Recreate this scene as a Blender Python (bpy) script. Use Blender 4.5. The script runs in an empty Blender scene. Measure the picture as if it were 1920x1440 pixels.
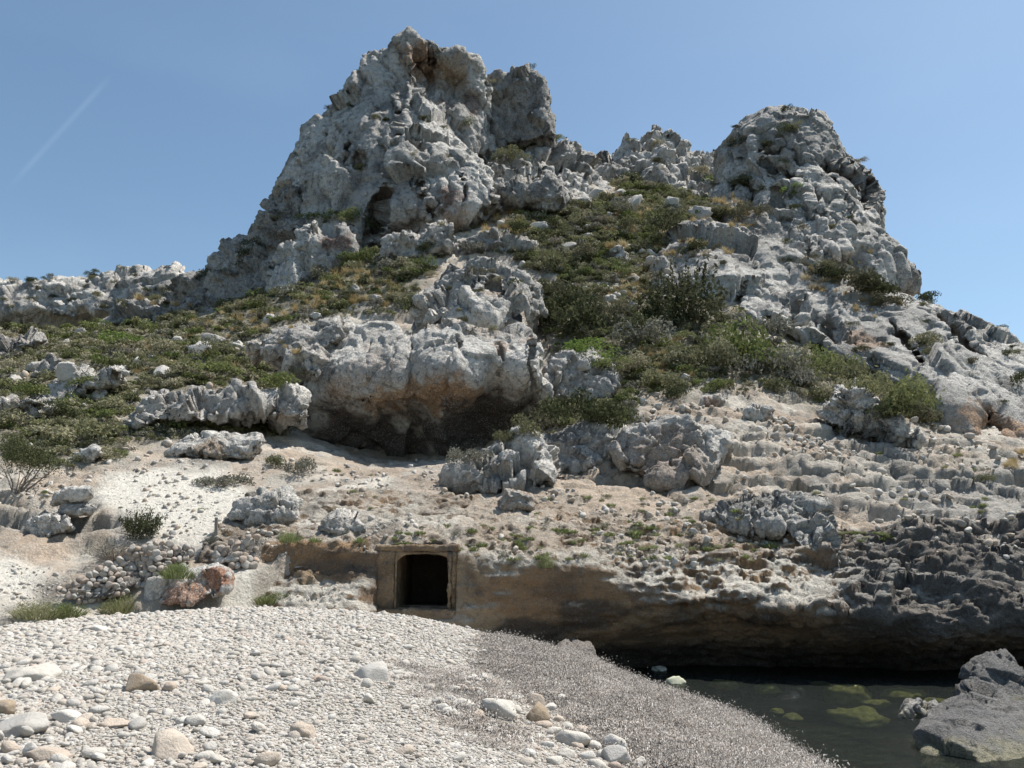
import bpy, math, random
import numpy as np
from mathutils import Vector
random.seed(7)
RNG = np.random.default_rng(11)
SC = bpy.context.scene
COL = SC.collection

# ------------------------------------------------------------------ camera
FPX = 1478.0                       # focal length in photo pixels (1920 wide)
PITCH = math.atan(338 / FPX)
CZ = 3.5                           # eye height above the water
cam_d = bpy.data.cameras.new('camera')
cam_d.sensor_width = 36.0
cam_d.lens = FPX / 1920 * 36.0
cam_d.clip_start = 0.1
cam_d.clip_end = 5000
cam = bpy.data.objects.new('camera', cam_d)
cam.location = (0, 0, CZ)
cam.rotation_euler = (math.radians(90) + PITCH, 0, 0)
COL.objects.link(cam)
SC.camera = cam

# ------------------------------------------------------------------ sky and sun
SUN_EL, SUN_AZ = 63.0, 66.0        # azimuth measured from straight ahead (+Y) towards +X
world = bpy.data.worlds.new('World')
SC.world = world
world.use_nodes = True
wn, wl = world.node_tree.nodes, world.node_tree.links
wn.clear()
w_out = wn.new('ShaderNodeOutputWorld')
w_bg = wn.new('ShaderNodeBackground')
w_bg.inputs['Strength'].default_value = 0.106
sky = wn.new('ShaderNodeTexSky')
sky.sky_type = 'NISHITA'
sky.sun_disc = False
sky.sun_elevation = math.radians(SUN_EL)
sky.sun_rotation = math.radians(SUN_AZ)
sky.altitude = 0
sky.air_density = 1.0
sky.dust_density = 0.9
sky.ozone_density = 0.3
wl.new(w_bg.outputs[0], w_out.inputs[0])

sun_d = bpy.data.lights.new('sun', 'SUN')
sun_d.energy = 5.0
sun_d.angle = math.radians(0.53)
sun_d.color = (1.0, 0.955, 0.885)
sun = bpy.data.objects.new('sun', sun_d)
_e, _a = math.radians(SUN_EL), math.radians(SUN_AZ)
sdir = Vector((math.sin(_a) * math.cos(_e), math.cos(_a) * math.cos(_e), math.sin(_e)))
sun.rotation_euler = sdir.to_track_quat('Z', 'Y').to_euler()
sun.location = (20, 40, 120)
COL.objects.link(sun)

vs = SC.view_settings
vs.view_transform = 'Standard'
vs.look = 'None'
vs.gamma = 1.0
vs.exposure = 0.48
vs.use_curve_mapping = False

# ------------------------------------------------------------------ photo pixel -> place
cP, sP = math.cos(PITCH), math.sin(PITCH)


def ray(px, py):
    u = (px - 960) / FPX
    v = (720 - py) / FPX
    dy = cP - v * sP
    return u / dy, (sP + v * cP) / dy


def at(px, py, Y):
    a, b = ray(px, py)
    return (a * Y, Y, CZ + b * Y)


def atz(px, py, z):
    a, b = ray(px, py)
    Y = (z - CZ) / b
    return (a * Y, Y, z)


def project(V):
    x, y, z = V[:, 0], V[:, 1], V[:, 2] - CZ
    zc = y * cP + z * sP
    yc = -y * sP + z * cP
    zc = np.maximum(zc, 0.05)
    return 960 + FPX * x / zc, 720 - FPX * yc / zc


# ------------------------------------------------------------------ sky contrail (a faint streak in the sky itself)
def setup_contrail():
    def d(px, py):
        a, b = ray(px, py)
        return Vector((a, 1, b)).normalized()
    p0, p1 = d(5, 365), d(212, 138)
    n = p0.cross(p1).normalized()
    mid = (p0 + p1).normalized()
    half = math.acos(max(-1, min(1, p0.dot(p1)))) / 2
    tc = wn.new('ShaderNodeTexCoord')
    dn = wn.new('ShaderNodeVectorMath'); dn.operation = 'DOT_PRODUCT'; dn.inputs[1].default_value = n
    ab = wn.new('ShaderNodeMath'); ab.operation = 'ABSOLUTE'
    mr = wn.new('ShaderNodeMapRange'); mr.interpolation_type = 'SMOOTHSTEP'
    mr.inputs[1].default_value = 0.0; mr.inputs[2].default_value = 0.0045
    mr.inputs[3].default_value = 1; mr.inputs[4].default_value = 0
    dm = wn.new('ShaderNodeVectorMath'); dm.operation = 'DOT_PRODUCT'; dm.inputs[1].default_value = mid
    mr2 = wn.new('ShaderNodeMapRange'); mr2.interpolation_type = 'SMOOTHSTEP'
    mr2.inputs[1].default_value = math.cos(half); mr2.inputs[2].default_value = math.cos(half * 0.55)
    ns = wn.new('ShaderNodeTexNoise'); ns.inputs['Scale'].default_value = 14
    m1 = wn.new('ShaderNodeMath'); m1.operation = 'MULTIPLY'
    m2 = wn.new('ShaderNodeMath'); m2.operation = 'MULTIPLY'
    m3 = wn.new('ShaderNodeMath'); m3.operation = 'MULTIPLY'; m3.inputs[1].default_value = 0.08
    # thin high veil of cirrus
    mp = wn.new('ShaderNodeMapping'); mp.inputs['Scale'].default_value = (1.2, 1.2, 3.5)
    ns2 = wn.new('ShaderNodeTexNoise'); ns2.inputs['Scale'].default_value = 2.2; ns2.inputs['Detail'].default_value = 6
    mr3 = wn.new('ShaderNodeMapRange'); mr3.inputs[1].default_value = 0.45; mr3.inputs[2].default_value = 0.8
    mr3.inputs[3].default_value = 0; mr3.inputs[4].default_value = 0.035
    ad = wn.new('ShaderNodeMath'); ad.operation = 'ADD'
    mix = wn.new('ShaderNodeMix'); mix.data_type = 'RGBA'
    mix.inputs[7].default_value = (8.0, 8.6, 9.4, 1)
    L = wl.new
    L(tc.outputs['Generated'], dn.inputs[0]); L(dn.outputs['Value'], ab.inputs[0]); L(ab.outputs[0], mr.inputs[0])
    L(tc.outputs['Generated'], dm.inputs[0]); L(dm.outputs['Value'], mr2.inputs[0])
    L(tc.outputs['Generated'], ns.inputs['Vector'])
    L(mr.outputs[0], m1.inputs[0]); L(mr2.outputs[0], m1.inputs[1])
    L(m1.outputs[0], m2.inputs[0]); L(ns.outputs[0], m2.inputs[1]); L(m2.outputs[0], m3.inputs[0])
    L(tc.outputs['Generated'], mp.inputs[0]); L(mp.outputs[0], ns2.inputs['Vector']); L(ns2.outputs[0], mr3.inputs[0])
    L(m3.outputs[0], ad.inputs[0]); L(mr3.outputs[0], ad.inputs[1])
    L(ad.outputs[0], mix.inputs[0]); L(sky.outputs[0], mix.inputs[6]); 
    tint = wn.new('ShaderNodeMix'); tint.data_type = 'RGBA'; tint.blend_type = 'MULTIPLY'
    tint.inputs[0].default_value = 1.0
    tint.inputs[7].default_value = (0.90, 1.01, 1.0, 1)      # the camera's white balance leans warm: less violet in the blue
    L(mix.outputs[2], tint.inputs[6]); L(tint.outputs[2], w_bg.inputs['Color'])


setup_contrail()

# ------------------------------------------------------------------ numpy noise
_T = RNG.random((64, 64, 64)).astype(np.float32)


def vnoise(p):
    """smooth value noise in -1..1 at points p (n,3)"""
    p = np.asarray(p, np.float32)
    i = np.floor(p)
    f = p - i
    i = i.astype(np.int32)
    f = f * f * f * (f * (f * 6 - 15) + 10)
    x0, y0, z0 = i[:, 0] & 63, i[:, 1] & 63, i[:, 2] & 63
    x1, y1, z1 = (x0 + 1) & 63, (y0 + 1) & 63, (z0 + 1) & 63
    fx, fy, fz = f[:, 0], f[:, 1], f[:, 2]
    T = _T
    c00 = T[x0, y0, z0] * (1 - fx) + T[x1, y0, z0] * fx
    c10 = T[x0, y1, z0] * (1 - fx) + T[x1, y1, z0] * fx
    c01 = T[x0, y0, z1] * (1 - fx) + T[x1, y0, z1] * fx
    c11 = T[x0, y1, z1] * (1 - fx) + T[x1, y1, z1] * fx
    a = c00 * (1 - fy) + c10 * fy
    b = c01 * (1 - fy) + c11 * fy
    return (a * (1 - fz) + b * fz) * 2 - 1


def fbm(p, o=4, g=0.5, ridged=False):
    s = 0
    a = 1.0
    t = 0
    p = np.asarray(p, np.float32).copy()
    for k in range(o):
        n = vnoise(p + 17.3 * k)
        if ridged:
            n = 1 - 2 * np.abs(n)
        s = s + a * n
        t += a
        a *= g
        p = p * 2.03
    return s / t


_J = RNG.random((32, 32, 32, 4)).astype(np.float32)


def voronoi(p):
    p = np.asarray(p, np.float32)
    i = np.floor(p).astype(np.int32)
    f = p - i
    n = len(p)
    F1 = np.full(n, 9, np.float32)
    F2 = np.full(n, 9, np.float32)
    R = np.zeros(n, np.float32)
    D = np.zeros((n, 3), np.float32)
    for a in (-1, 0, 1):
        for b in (-1, 0, 1):
            for c in (-1, 0, 1):
                j = _J[(i[:, 0] + a) & 31, (i[:, 1] + b) & 31, (i[:, 2] + c) & 31]
                e = j[:, :3] + np.array((a, b, c), np.float32) - f
                d = (e ** 2).sum(1)
                m = d < F1
                F2 = np.where(m, F1, np.minimum(F2, d))
                R = np.where(m, j[:, 3], R)
                D[m] = e[m]
                F1 = np.where(m, d, F1)
    t = np.stack([np.sin(R * 91.7), np.sin(R * 57.3 + 1), np.sin(R * 133.1 + 2)], 1)
    return np.sqrt(F1), np.sqrt(F2), R, (D * t).sum(1)


def sstep(a, b, x):
    t = np.clip((x - a) / (b - a), 0, 1)
    return t * t * (3 - 2 * t)


def lerp(a, b, t):
    return a + (b - a) * t


class TPS:
    """thin-plate interpolation of scattered values over the plane"""
    def __init__(s, P, v, reg=0.02):
        s.P = np.array(P, float)
        v = np.array(v, float)
        n = len(v)
        s.sc = np.ptp(s.P, axis=0).max() + 1e-6
        s.Q = s.P / s.sc
        s.n = n
        if n < 4:
            s.w = None
            A = np.c_[s.Q, np.ones(n)] if n >= 3 else np.ones((n, 1))
            s.c = np.linalg.lstsq(A, v, rcond=None)[0]
            return
        K = s._k(s.Q, s.Q) + np.eye(n) * reg * 0.02
        A = np.c_[s.Q, np.ones(n)]
        M = np.block([[K, A], [A.T, np.zeros((3, 3))]])
        sol = np.linalg.solve(M, np.r_[v, 0, 0, 0])
        s.w, s.c = sol[:n], sol[n:]

    @staticmethod
    def _k(A, B):
        r2 = ((A[:, None, :] - B[None]) ** 2).sum(-1)
        return 0.5 * r2 * np.log(r2 + 1e-12)

    def __call__(s, X):
        X = np.asarray(X, float) / s.sc
        if s.w is None:
            if len(s.c) == 1:
                return np.full(len(X), s.c[0])
            return X @ s.c[:2] + s.c[2]
        out = np.empty(len(X))
        for k in range(0, len(X), 60000):
            q = X[k:k + 60000]
            out[k:k + 60000] = s._k(q, s.Q) @ s.w + q @ s.c[:2] + s.c[2]
        return out


def poly_sdf(P, poly):
    """signed distance (negative inside) of points P (n,2) to polygon"""
    poly = np.array(poly, float)
    d = np.full(len(P), 1e18)
    ins = np.zeros(len(P), bool)
    for k in range(len(poly)):
        a, b = poly[k], poly[(k + 1) % len(poly)]
        e = b - a
        w = P - a
        t = np.clip((w @ e) / (e @ e + 1e-12), 0, 1)
        q = w - t[:, None] * e
        d = np.minimum(d, (q ** 2).sum(1))
        c = (a[1] <= P[:, 1]) != (b[1] <= P[:, 1])
        xi = a[0] + (P[:, 1] - a[1]) / (e[1] + 1e-12) * e[0]
        ins ^= c & (P[:, 0] < xi)
    d = np.sqrt(d)
    return np.where(ins, -d, d)


# ------------------------------------------------------------------ mesh helpers
def raw_mesh(name, V, Fq, smooth=True):
    V = np.asarray(V, np.float32)
    Fq = np.asarray(Fq, np.int32)
    k = Fq.shape[1]
    me = bpy.data.meshes.new(name)
    me.vertices.add(len(V))
    me.vertices.foreach_set('co', V.ravel())
    me.loops.add(Fq.size)
    me.loops.foreach_set('vertex_index', Fq.ravel())
    me.polygons.add(len(Fq))
    me.polygons.foreach_set('loop_start', np.arange(len(Fq), dtype=np.int32) * k)
    me.polygons.foreach_set('loop_total', np.full(len(Fq), k, np.int32))
    me.update(calc_edges=True)
    if smooth:
        me.shade_smooth()
    return me


def set_col(me, C, name='Col'):
    a = me.attributes.new(name, 'FLOAT_COLOR', 'POINT')
    C4 = np.ones((len(C), 4), np.float32)
    C4[:, :3] = C
    a.data.foreach_set('color', C4.ravel())


def normals(V, Fq):
    a = V[Fq[:, 2]] - V[Fq[:, 0]]
    b = V[Fq[:, 3]] - V[Fq[:, 1]]
    n = np.cross(a, b)
    N = np.zeros_like(V)
    for k in range(4):
        for c in range(3):
            N[:, c] += np.bincount(Fq[:, k], n[:, c], minlength=len(V))
    return N / (np.linalg.norm(N, axis=1, keepdims=True) + 1e-9)


def tag(o, label=None, cat=None, group=None, kind=None):
    if label: o['label'] = label
    if cat: o['category'] = cat
    if group: o['group'] = group
    if kind: o['kind'] = kind
    return o


def link(name, me, mat=None, parent=None, loc=None):
    o = bpy.data.objects.new(name, me)
    COL.objects.link(o)
    if mat is not None:
        me.materials.clear()
        me.materials.append(mat)
    if parent is not None: o.parent = parent
    if loc is not None: o.location = loc
    return o


def empty(name, loc, rz=0):
    o = bpy.data.objects.new(name, None)
    o.location = loc
    o.rotation_euler = (0, 0, rz)
    o.empty_display_size = 0.2
    COL.objects.link(o)
    return o


def surface_nets(vol, org, h):
    s = vol < 0
    nx, ny, nz = vol.shape
    c = np.zeros((nx - 1, ny - 1, nz - 1), np.int8)
    for a in (0, 1):
        for b in (0, 1):
            for d in (0, 1):
                c += s[a:nx - 1 + a, b:ny - 1 + b, d:nz - 1 + d]
    I = np.argwhere((c > 0) & (c < 8))
    idx = np.full(c.shape, -1, np.int32)
    idx[I[:, 0], I[:, 1], I[:, 2]] = np.arange(len(I))
    acc = np.zeros((len(I), 3))
    cnt = np.zeros(len(I))
    cor = {}
    for a in (0, 1):
        for b in (0, 1):
            for d in (0, 1):
                cor[a, b, d] = vol[I[:, 0] + a, I[:, 1] + b, I[:, 2] + d]
    for ax in range(3):
        for q in (0, 1):
            for r in (0, 1):
                o = [q, r]
                o.insert(ax, 0)
                o2 = list(o)
                o2[ax] = 1
                v0, v1 = cor[tuple(o)], cor[tuple(o2)]
                m = (v0 < 0) != (v1 < 0)
                t = np.where(m, v0 / np.where(m, v0 - v1, 1), 0)
                p = np.tile(np.array(o, float), (len(I), 1))
                p[:, ax] = t
                acc += p * m[:, None]
                cnt += m
    V = (I + acc / cnt[:, None]) * h + np.array(org)
    Q = []
    for ax in range(3):
        sl0 = [slice(None)] * 3
        sl1 = [slice(None)] * 3
        sl0[ax] = slice(0, -1)
        sl1[ax] = slice(1, None)
        o1, o2 = [(1, 2), (2, 0), (0, 1)][ax]
        for flip in (0, 1):
            m = (s[tuple(sl0)] & ~s[tuple(sl1)]) if not flip else (~s[tuple(sl0)] & s[tuple(sl1)])
            E = np.argwhere(m)
            ok = (E[:, o1] > 0) & (E[:, o2] > 0) & (E[:, o1] < vol.shape[o1] - 1) & (E[:, o2] < vol.shape[o2] - 1)
            E = E[ok]
            def cell(d1, d2):
                e = E.copy()
                e[:, o1] += d1
                e[:, o2] += d2
                return idx[e[:, 0], e[:, 1], e[:, 2]]
            q = np.stack([cell(-1, -1), cell(0, -1), cell(0, 0), cell(-1, 0)], 1)
            if flip: q = q[:, ::-1]
            Q.append(q)
    Q = np.concatenate(Q)
    Q = Q[(Q >= 0).all(1)]
    return V, Q


# ------------------------------------------------------------------ materials
def new_mat(name):
    m = bpy.data.materials.new(name)
    m.use_nodes = True
    n, l = m.node_tree.nodes, m.node_tree.links
    n.clear()
    out = n.new('ShaderNodeOutputMaterial')
    b = n.new('ShaderNodeBsdfPrincipled')
    b.inputs['Roughness'].default_value = 0.9
    b.inputs['Specular IOR Level'].default_value = 0.2
    l.new(b.outputs[0], out.inputs[0])
    return m, n, l, b


def noise_node(n, l, vec, scale, detail=6, rough=0.6):
    t = n.new('ShaderNodeTexNoise')
    t.inputs['Scale'].default_value = scale
    t.inputs['Detail'].default_value = detail
    t.inputs['Roughness'].default_value = rough
    l.new(vec, t.inputs['Vector'])
    return t.outputs[0]


def maprange(n, l, v, a, b, c=0.0, d=1.0, smooth=True):
    r = n.new('ShaderNodeMapRange')
    if smooth: r.interpolation_type = 'SMOOTHSTEP'
    for k, x in zip((1, 2, 3, 4), (a, b, c, d)): r.inputs[k].default_value = x
    l.new(v, r.inputs[0])
    return r.outputs[0]


def mixc(n, l, fac, A, B, mode='MIX'):
    m = n.new('ShaderNodeMix')
    m.data_type = 'RGBA'
    m.blend_type = mode
    if isinstance(fac, float): m.inputs[0].default_value = fac
    else: l.new(fac, m.inputs[0])
    for sock, v in ((m.inputs[6], A), (m.inputs[7], B)):
        if isinstance(v, tuple): sock.default_value = v if len(v) == 4 else (*v, 1)
        else: l.new(v, sock)
    return m.outputs[2]


def math_node(n, l, op, a, b=None):
    m = n.new('ShaderNodeMath')
    m.operation = op
    for k, v in enumerate((a, b)):
        if v is None: continue
        if isinstance(v, (int, float)): m.inputs[k].default_value = v
        else: l.new(v, m.inputs[k])
    return m.outputs[0]


def rock_material(name, fine=1.0, bump=0.25, speck=0.55, rough=0.92, streak=0.35, crack=0.22, palea=0.6):
    """limestone: vertex colour carries the large patches, nodes add lichen, pits, streaks and relief"""
    m, n, l, b = new_mat(name)
    geo = n.new('ShaderNodeNewGeometry')
    pos = geo.outputs['Position']
    at_ = n.new('ShaderNodeAttribute')
    at_.attribute_name = 'Col'
    n1 = noise_node(n, l, pos, 2.2 * fine, 9, 0.72)
    n2 = noise_node(n, l, pos, 9.0 * fine, 5, 0.7)
    mp = n.new('ShaderNodeMapping')
    mp.inputs['Scale'].default_value = (1.6 * fine, 1.6 * fine, 0.22 * fine)
    l.new(pos, mp.inputs[0])
    n3 = noise_node(n, l, mp.outputs[0], 1.3, 6, 0.65)
    lichen = maprange(n, l, n1, 0.515, 0.60, 0, speck)
    c = mixc(n, l, lichen, at_.outputs[0], (0.13, 0.125, 0.12))
    pale = maprange(n, l, n2, 0.52, 0.64, 0, palea)
    c = mixc(n, l, pale, c, (0.80, 0.77, 0.71))
    st = maprange(n, l, n3, 0.56, 0.70, 0, streak)
    c = mixc(n, l, st, c, (0.20, 0.19, 0.18))
    l.new(c, b.inputs['Base Color'])
    b.inputs['Roughness'].default_value = rough
    v = n.new('ShaderNodeTexVoronoi')
    v.inputs['Scale'].default_value = 2.6 * fine
    v.feature = 'DISTANCE_TO_EDGE'
    wv = n.new('ShaderNodeVectorMath')
    wv.operation = 'MULTIPLY_ADD'
    nz = n.new('ShaderNodeTexNoise')
    nz.inputs['Scale'].default_value = 1.7 * fine
    nz.inputs['Detail'].default_value = 4
    l.new(pos, nz.inputs['Vector'])
    l.new(nz.outputs[1], wv.inputs[0])
    wv.inputs[1].default_value = (1.1 / fine,) * 3
    l.new(pos, wv.inputs[2])
    l.new(wv.outputs[0], v.inputs['Vector'])
    cr = maprange(n, l, v.outputs[0], 0.0, 0.08, 0, 1)
    h = math_node(n, l, 'ADD', math_node(n, l, 'MULTIPLY', n1, 1.0), math_node(n, l, 'MULTIPLY', n2, 0.35))
    h = math_node(n, l, 'ADD', h, math_node(n, l, 'MULTIPLY', cr, crack))
    bp = n.new('ShaderNodeBump')
    bp.inputs['Strength'].default_value = 1.0
    bp.inputs['Distance'].default_value = bump
    l.new(h, bp.inputs['Height'])
    l.new(bp.outputs[0], b.inputs['Normal'])
    return m


M_ROCK_FAR = rock_material('limestone_crag', 0.9, 0.45, 0.62)
M_ROCK = rock_material('limestone_rock', 1.4, 0.28, 0.6)
M_KARST = rock_material('limestone_karst', 2.2, 0.18, 0.5, streak=0.2)
M_GROUND = rock_material('hill_ground', 1.5, 0.20, 0.34, streak=0.0, crack=0.03, palea=0.3)
M_SAND = rock_material('sandstone', 2.0, 0.22, 0.42, streak=0.4, crack=0.10, palea=0.12)
M_SEA = rock_material('sea_rock', 2.6, 0.16, 0.4, rough=0.75, streak=0.0, palea=0.08)

PALE = np.array((0.72, 0.685, 0.63))
GREY = np.array((0.49, 0.465, 0.43))
DARK = np.array((0.15, 0.145, 0.14))
ORANGE = np.array((0.44, 0.25, 0.13))
BROWN = np.array((0.27, 0.185, 0.12))
SANDC = np.array((0.70, 0.655, 0.57))
SOIL = np.array((0.44, 0.345, 0.26))
VEGS = np.array((0.17, 0.15, 0.095))


def rock_colour(V, f=1.0, warm=0.0, dark=0.0):
    a = sstep(-0.25, 0.25, fbm(V * (0.16 * f), 4) + 0.0)
    C = lerp(GREY, PALE, a[:, None])
    d = sstep(0.18, 0.42, fbm(V * (0.42 * f) + 40, 4))
    C = lerp(C, DARK * 1.2, (0.7 * d)[:, None])
    if warm:
        w = sstep(0.05, 0.4, fbm(V * (0.3 * f) + 80, 3))
        C = lerp(C, SOIL, (warm * w)[:, None])
    if dark:
        C = lerp(C, DARK, dark)
    return C


def stain_and_shade(V, C, spots):
    """coloured mineral stains, and painted undercut shade, at places: (px,py,Y,radius m,colour,amount)"""
    for px, py, Y, r, c, amt in spots:
        p = np.array(at(px, py, Y))
        q = V - p
        q = q * np.array((1.0, 0.7, 1.15))
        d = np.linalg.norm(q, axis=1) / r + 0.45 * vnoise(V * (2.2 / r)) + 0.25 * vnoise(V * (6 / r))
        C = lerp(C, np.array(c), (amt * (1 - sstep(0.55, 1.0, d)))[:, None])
    return C


# ------------------------------------------------------------------ depth record, used to set plants down on the slopes
ZW, ZH, ZS = 480, 360, 4.0
Z_Y = np.full(ZW * ZH, 1e9)
Z_P = np.zeros((ZW * ZH, 3))
Z_N = np.zeros((ZW * ZH, 3))
Z_K = np.zeros(ZW * ZH, int)


def record(V, N, kind=1):
    px, py = project(V)
    i, j = (px / ZS).astype(int), (py / ZS).astype(int)
    ok = (i >= 0) & (i < ZW) & (j >= 0) & (j < ZH) & (V[:, 1] > 1)
    k = (j * ZW + i)[ok]
    W, M = V[ok], N[ok]
    o = np.argsort(-W[:, 1], kind='stable')      # far first, near overwrites
    k, W, M = k[o], W[o], M[o]
    buf = np.full(ZW * ZH, -1)
    buf[k] = np.arange(len(k))
    s = np.where(buf >= 0)[0]
    s = s[W[buf[s], 1] < Z_Y[s]]
    Z_Y[s] = W[buf[s], 1]
    Z_P[s] = W[buf[s]]
    Z_N[s] = M[buf[s]]
    Z_K[s] = kind


def look(px, py):
    i, j = int(px / ZS), int(py / ZS)
    best = None
    for dj in (0, 1, -1):
        for di in (0, 1, -1):
            a, b = i + di, j + dj
            if 0 <= a < ZW and 0 <= b < ZH:
                k = b * ZW + a
                if Z_Y[k] < 1e8:
                    if best is None or (di == 0 and dj == 0): best = k
            if best is not None: break
        if best is not None: break
    return None if best is None else (Z_P[best], Z_N[best], Z_K[best])


# ------------------------------------------------------------------ rock displacement
def displace(V, Q, amp=1.0, size=4.0, blocks=1.0, fine=1.0, vert=1.0, seed=0.0):
    """break a smooth mass into fractured limestone: bulges, joint-bounded blocks, cracks, then pitted relief"""
    N = normals(V, Q)
    p = V / size + seed
    w = np.stack([vnoise(p * 1.3 + 5), vnoise(p * 1.3 + 25), vnoise(p * 1.3 + 45)], 1) * 0.3
    w += np.stack([vnoise(p * 5 + 5), vnoise(p * 5 + 25), vnoise(p * 5 + 45)], 1) * 0.06
    big = fbm(p * 0.55, 3)
    pv = (p + w) * np.array((1.0, 1.0, vert))
    F1, F2, R, fa = voronoi(pv)
    open_ = sstep(-0.1, 0.35, fbm(p * 0.8 + 70, 2))          # joints gape only in places
    edge = sstep(0.0, 0.10, F2 - F1)
    jn = fbm((p + 0.4 * w) * np.array((1.1, 1.1, 0.16)) + 21, 3)          # long vertical joints
    joint = np.exp(-(jn / 0.035) ** 2)
    d = amp * (0.40 * big + blocks * ((R - 0.5) * 0.5 + 0.95 * fa - 0.34 * (1 - edge) * open_) - 0.30 * joint)
    V = V + N * d[:, None]
    N = normals(V, Q)
    w2 = np.stack([vnoise(p * 4 + 7), vnoise(p * 4 + 27), vnoise(p * 4 + 47)], 1) * 0.14
    F1, F2, R, fa = voronoi((p + w2) * np.array((2.7, 2.7, 2.7 * vert * 1.15)))
    e2 = sstep(0.0, 0.14, F2 - F1)
    op2 = sstep(-0.2, 0.3, fbm(p * 1.7 + 30, 2))
    bed = fbm(p * np.array((0.9, 0.9, 5.5)) + 15, 3, 0.6)          # bedding planes
    d = amp * (blocks * ((R - 0.5) * 0.10 + 0.26 * fa - 0.09 * (1 - e2) * op2) + fine * (0.04 * fbm(p * 4.5, 4, 0.6, True) + 0.08 * bed))
    V = V + N * d[:, None]
    # narrow crevices that wander over the face
    nn = fbm((p + 0.5 * w) * np.array((1.5, 1.5, 0.8)) + 33, 3)
    cv = np.exp(-(nn / 0.05) ** 2) * sstep(-0.15, 0.2, fbm(p * 0.9 + 90, 2))
    n2 = fbm((p + 0.5 * w) * np.array((3.6, 3.6, 2.4)) + 63, 3)
    cv2 = np.exp(-(n2 / 0.07) ** 2)
    N = normals(V, Q)
    V = V - N * (amp * (0.20 * cv + 0.04 * cv2))[:, None]
    if fine > 0:
        N = normals(V, Q)
        F1, F2, R, fa = voronoi(p * 8.5 + 3 * w)
        V = V + N * (amp * fine * (0.085 * fa + 0.03 * vnoise(p * 23)))[:, None]
    return V


def mass_sdf(m, X, Y, Z, k=0.0, y0=0.0):
    """one rock mass: outline in the plane facing the beach, front surface of varying distance, real thickness"""
    fr = np.array(m['front'], float)
    def ydef(px, py):
        d = (fr[:, 0] - px) ** 2 + (fr[:, 1] - py) ** 2 + 30.0
        w = 1 / d ** 1.5
        return (w * fr[:, 2]).sum() / w.sum()
    T, R = m['T'], m['R']
    poly = []
    for (px, py) in m['poly']:
        p = at(px, py, ydef(px, py) + m.get('dY', 0.5 * R))
        poly.append((p[0] - k * (p[1] - y0), p[2]))
    fp = np.array([at(*q) for q in m['front']])
    fp[:, 0] -= k * (fp[:, 1] - y0)
    yf = TPS(fp[:, [0, 2]], fp[:, 1], reg=m.get('reg', 0.5))
    gx, gz = np.meshgrid(X, Z, indexing='ij')
    P = np.c_[gx.ravel(), gz.ravel()]
    d2 = poly_sdf(P, poly).reshape(gx.shape)
    yy = np.clip(yf(P), fr[:, 2].min() - min(3, 0.35 * T), fr[:, 2].max() + min(3, 0.35 * T)).reshape(gx.shape)
    q1 = np.maximum(d2 + R, 0)[:, None, :]
    e = np.abs(Y[None, :, None] - (yy + T)[:, None, :]) - (T - R)
    q2 = np.maximum(e, 0)
    v = np.sqrt(q1 ** 2 + q2 ** 2) - R
    return v.astype(np.float32)


def bounds_of(masses, pad, k=0.0, yr=0.0):
    lo = np.full(3, 1e9)
    hi = -lo
    for m in masses:
        fr = np.array(m['front'])
        y0, y1 = fr[:, 2].min(), fr[:, 2].max()
        for (px, py) in m['poly']:
            for Y in (y0, y1 + m['R']):
                p = np.array(at(px, py, Y))
                p[0] -= k * (p[1] - yr)
                lo[[0, 2]] = np.minimum(lo[[0, 2]], p[[0, 2]])
                hi[[0, 2]] = np.maximum(hi[[0, 2]], p[[0, 2]])
        lo[1] = min(lo[1], y0)
        hi[1] = max(hi[1], y1 + 2 * m['T'])
    return lo - pad, hi + pad


def smin(a, b, k):
    h = np.clip(0.5 + 0.5 * (b - a) / k, 0, 1)
    return b * (1 - h) + a * h - k * h * (1 - h)


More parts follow.
